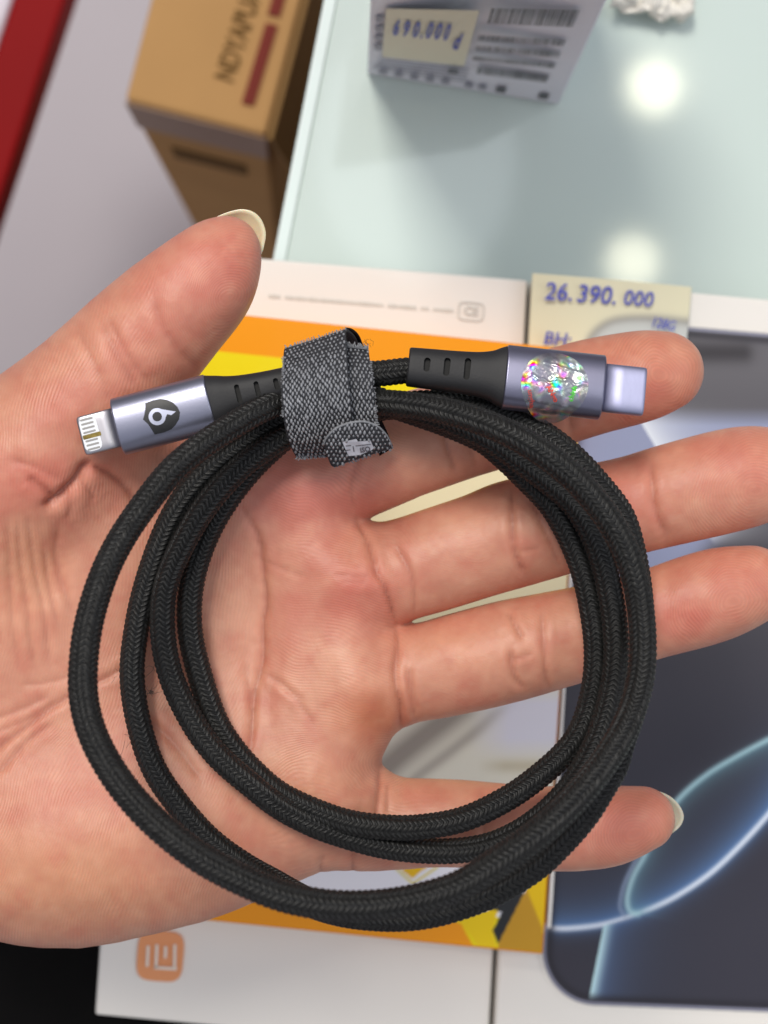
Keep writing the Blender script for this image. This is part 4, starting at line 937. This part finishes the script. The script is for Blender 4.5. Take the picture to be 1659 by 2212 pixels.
# main band: comes up from behind the bundle, over the front and down again
B1L = [(650, 800, -2), (628, 766, 6), (615, 752, 11), (611, 790, 17), (608, 840, 19), (611, 890, 18.5), (618, 935, 16), (628, 965, 13), (641, 990, 9)]
B1R = [(786, 775, -2), (768, 728, 5), (747, 710, 11), (748, 745, 17), (752, 810, 20), (757, 860, 20), (760, 905, 18.5), (768, 945, 16), (782, 985, 10)]
o, S1_, n1_ = ribbon('main_band', B1L, B1R, m_band, nr_=90); hooks(S1_[20:], n1_[20:])
B2L = [(738, 742, 10), (740, 780, 15), (744, 830, 17), (748, 880, 16.5), (756, 935, 14.5), (764, 960, 12)]
B2R = [(795, 748, 9), (800, 785, 14), (806, 830, 16), (811, 880, 15.5), (816, 930, 13), (820, 955, 11)]
o, S2_, n2_ = ribbon('under_band', B2L, B2R, m_band, nr_=60); hooks(S2_, n2_)
B3L = [(748, 716, 9), (752, 730, 4), (760, 770, 0), (765, 830, -2)]; B3R = [(754, 712, 9), (776, 730, 4), (792, 775, 0), (812, 840, -2)]
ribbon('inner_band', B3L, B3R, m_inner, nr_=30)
B4L = [(800, 900, 10), (806, 940, 8), (815, 970, 5), (820, 985, 3)]; B4R = [(822, 903, 10), (833, 925, 8), (843, 950, 6), (849, 968, 4)]
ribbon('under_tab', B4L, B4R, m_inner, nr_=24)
def arch(k): return [(570 + x * .2083, 691 + y * .2083) for x, y in k]
TB = arch([(620, 1290), (650, 1220), (740, 1130), (850, 1080), (950, 1058), (1060, 1058), (1180, 1105), (1260, 1180), (1310, 1260), (1332, 1325), (1180, 1378), (1020, 1430), (860, 1480), (720, 1525), (660, 1420)])
TL3 = [(695, 905, 17.5), (697, 940, 17), (706, 975, 15), (716, 1012, 12)]; TR3 = [(838, 885, 15), (846, 915, 15), (852, 945, 14), (858, 975, 12)]
l = spline(np.array(TL3, float), 60)[0]; r = spline(np.array(TR3, float), 60)[0]; k = np.linspace(0, 1, 70)[None, :, None]
S4 = camspace(*l.T)[:, None] * (1 - k) + camspace(*r.T)[:, None] * k
def uv_of(p): return UC + p[..., 0] / (HD - p[..., 2]) * FPX, VC - p[..., 1] / (HD - p[..., 2]) * FPX
# tab outline as rim points dropped on the tab surface
g = spline(np.array(TB + TB[:1], float), 97)[0][:-1]; cu, cv = 766, 955
V = []; RG = 9
Su, Sv = uv_of(S4)
def tab_h(u, v): s = np.clip((v - (898 - (u - 695) * .14)) / 110.0, 0, 1); return 23.0 - 6.5 * s ** 2 - .8 * ((u - 770) / 75) ** 2
for side in (0, 1):
    for q in range(RG):
        kk = q / (RG - 1); uu = g[:, 0] * (1 - kk) + cu * kk; vv = g[:, 1] * (1 - kk) + cv * kk; V.append(camspace(uu, vv, tab_h(uu, vv) - (.6 if side else 0)))
n = len(g); V = np.vstack(V); Fc = []
for side in (0, 1):
    for q in range(RG - 1):
        for i in range(n): a = side * RG * n + q * n + i; b_ = side * RG * n + q * n + (i + 1) % n; Fc.append((a, b_, b_ + n, a + n))
for i in range(n): Fc.append((i, (i + 1) % n, RG * n + (i + 1) % n, RG * n + i))
fix_normals(npmesh('tab', cam2world(V), np.array(Fc), m_band, tie))
gu, gv = np.meshgrid(np.linspace(700, 850, 40), np.linspace(905, 1012, 30)); S5 = camspace(gu, gv, tab_h(gu, gv)); n5 = np.zeros_like(S5); n5[..., 2] = 1
LOGO = arch([(815, 1265), (930, 1240), (960, 1235), (975, 1262), (1105, 1250), (1140, 1330), (1120, 1350), (1000, 1400), (880, 1412), (840, 1330)])
def in_tab(p):
    u, v = uv_of(p); return bool(in_poly(np.array([u]), np.array([v]), TB)[0]) and not bool(in_poly(np.array([u]), np.array([v]), LOGO)[0])
hooks(S5, n5, in_tab)
def fray(p0, p1, h, dirv, n_, ln):
    for q in range(n_):
        k = q / (n_ - 1); u = p0[0] + (p1[0] - p0[0]) * k; v = p0[1] + (p1[1] - p0[1]) * k; l_ = ln * (.6 + .7 * RNG.rand()); j = RNG.randn() * .15
        v_, f_ = fibre([(u, v, h), (u + (dirv[0] + j) * l_ * .5, v + dirv[1] * l_ * .5, h + .1), (u + (dirv[0] + j * 2) * l_, v + dirv[1] * l_, h)], .085, None, None); FV.append(v_); FF.append(f_ + sum(len(x) for x in FV[:-1]))
FV, FF = [], []
fray((617, 756), (747, 715), 11.5, (.05, -1), 46, 8); fray((742, 750), (795, 755), 11.5, (.05, -1), 22, 11); fray((641, 984), (696, 978), 10, (.15, 1), 24, 9); fray((722, 1002), (846, 963), 15, (.25, 1), 50, 8)
fray((614, 770), (613, 900), 18.5, (-1, .1), 40, 5); fray((799, 780), (812, 920), 15.5, (1, .1), 40, 5)
tag(npmesh('frayed_threads', cam2world(np.vstack(FV)), np.vstack(FF), m_hook, tie), kind='stuff')
rimp = np.array(TB[:10] , float); rimp = np.column_stack([rimp, tab_h(rimp[:, 0], rimp[:, 1]) + .05]); rv, rf = fibre([tuple(q) for q in rimp], .22, None, None)
s, _ = spline(rimp, 60); c = camspace(s[:, 0], s[:, 1], s[:, 2]); t = np.gradient(c, axis=0); t /= np.linalg.norm(t, axis=1, keepdims=True); a = np.cross(t, (0, 0, 1)); b_ = np.cross(t, a); th = np.linspace(0, 2 * PI, 7, endpoint=False)
fix_normals(npmesh('tab_edge', cam2world((c[:, None] + .20 * (np.cos(th)[None, :, None] * a[:, None] + np.sin(th)[None, :, None] * b_[:, None])).reshape(-1, 3)), grid_faces(60, 7, wrap=True), mat('edge_stitch', lin(128, 130, 134), .6, noise=(2500, .3)), tie))
hk = npmesh('hook_pile', cam2world(np.vstack(HK_V)), np.vstack(HK_F), m_hook, tie); tag(hk, kind='stuff')
m_lg = mat('white_tab_print', lin(206, 208, 216), .5, noise=(900, .2)); m_lgd = mat('tab_print_dark', lin(84, 84, 94), .6)
lg = np.array(LOGO); npmesh('tab_print', cam2world(camspace(lg[:, 0], lg[:, 1], tab_h(lg[:, 0], lg[:, 1]) + .25)), [tuple(range(len(lg)))[::-1]], m_lg, tie, smooth=False)
def tabstroke(p0, p1, wd):
    (x0, y0), (x1, y1) = arch([p0, p1]); t = np.array([x1 - x0, y1 - y0]); t /= np.linalg.norm(t); nn = np.array([-t[1], t[0]]) * wd / 2
    q = np.array([(x0 + nn[0], y0 + nn[1]), (x1 + nn[0], y1 + nn[1]), (x1 - nn[0], y1 - nn[1]), (x0 - nn[0], y0 - nn[1])])
    npmesh('print_line', cam2world(camspace(q[:, 0], q[:, 1], tab_h(q[:, 0], q[:, 1]) + .32)), [(0, 1, 2, 3)], m_lgd, tie, smooth=False)
for a, b_, wd in (((850, 1310), (905, 1303), 1.8), ((850, 1355), (900, 1348), 1.8), ((925, 1310), (935, 1370), 2.2), ((950, 1310), (1110, 1290), 1.6)): tabstroke(a, b_, wd)
tv, tf = text_mesh('ISO', 15.0, 0, .4); an = math.radians(-10); u = 789 + tv[:, 0] * math.cos(an) + tv[:, 1] * math.sin(an); v = 972 + tv[:, 0] * math.sin(an) - tv[:, 1] * math.cos(an)
npmesh('print_letters', cam2world(camspace(u, v, tab_h(u, v) + .34)), tf, m_lgd, tie, smooth=False)
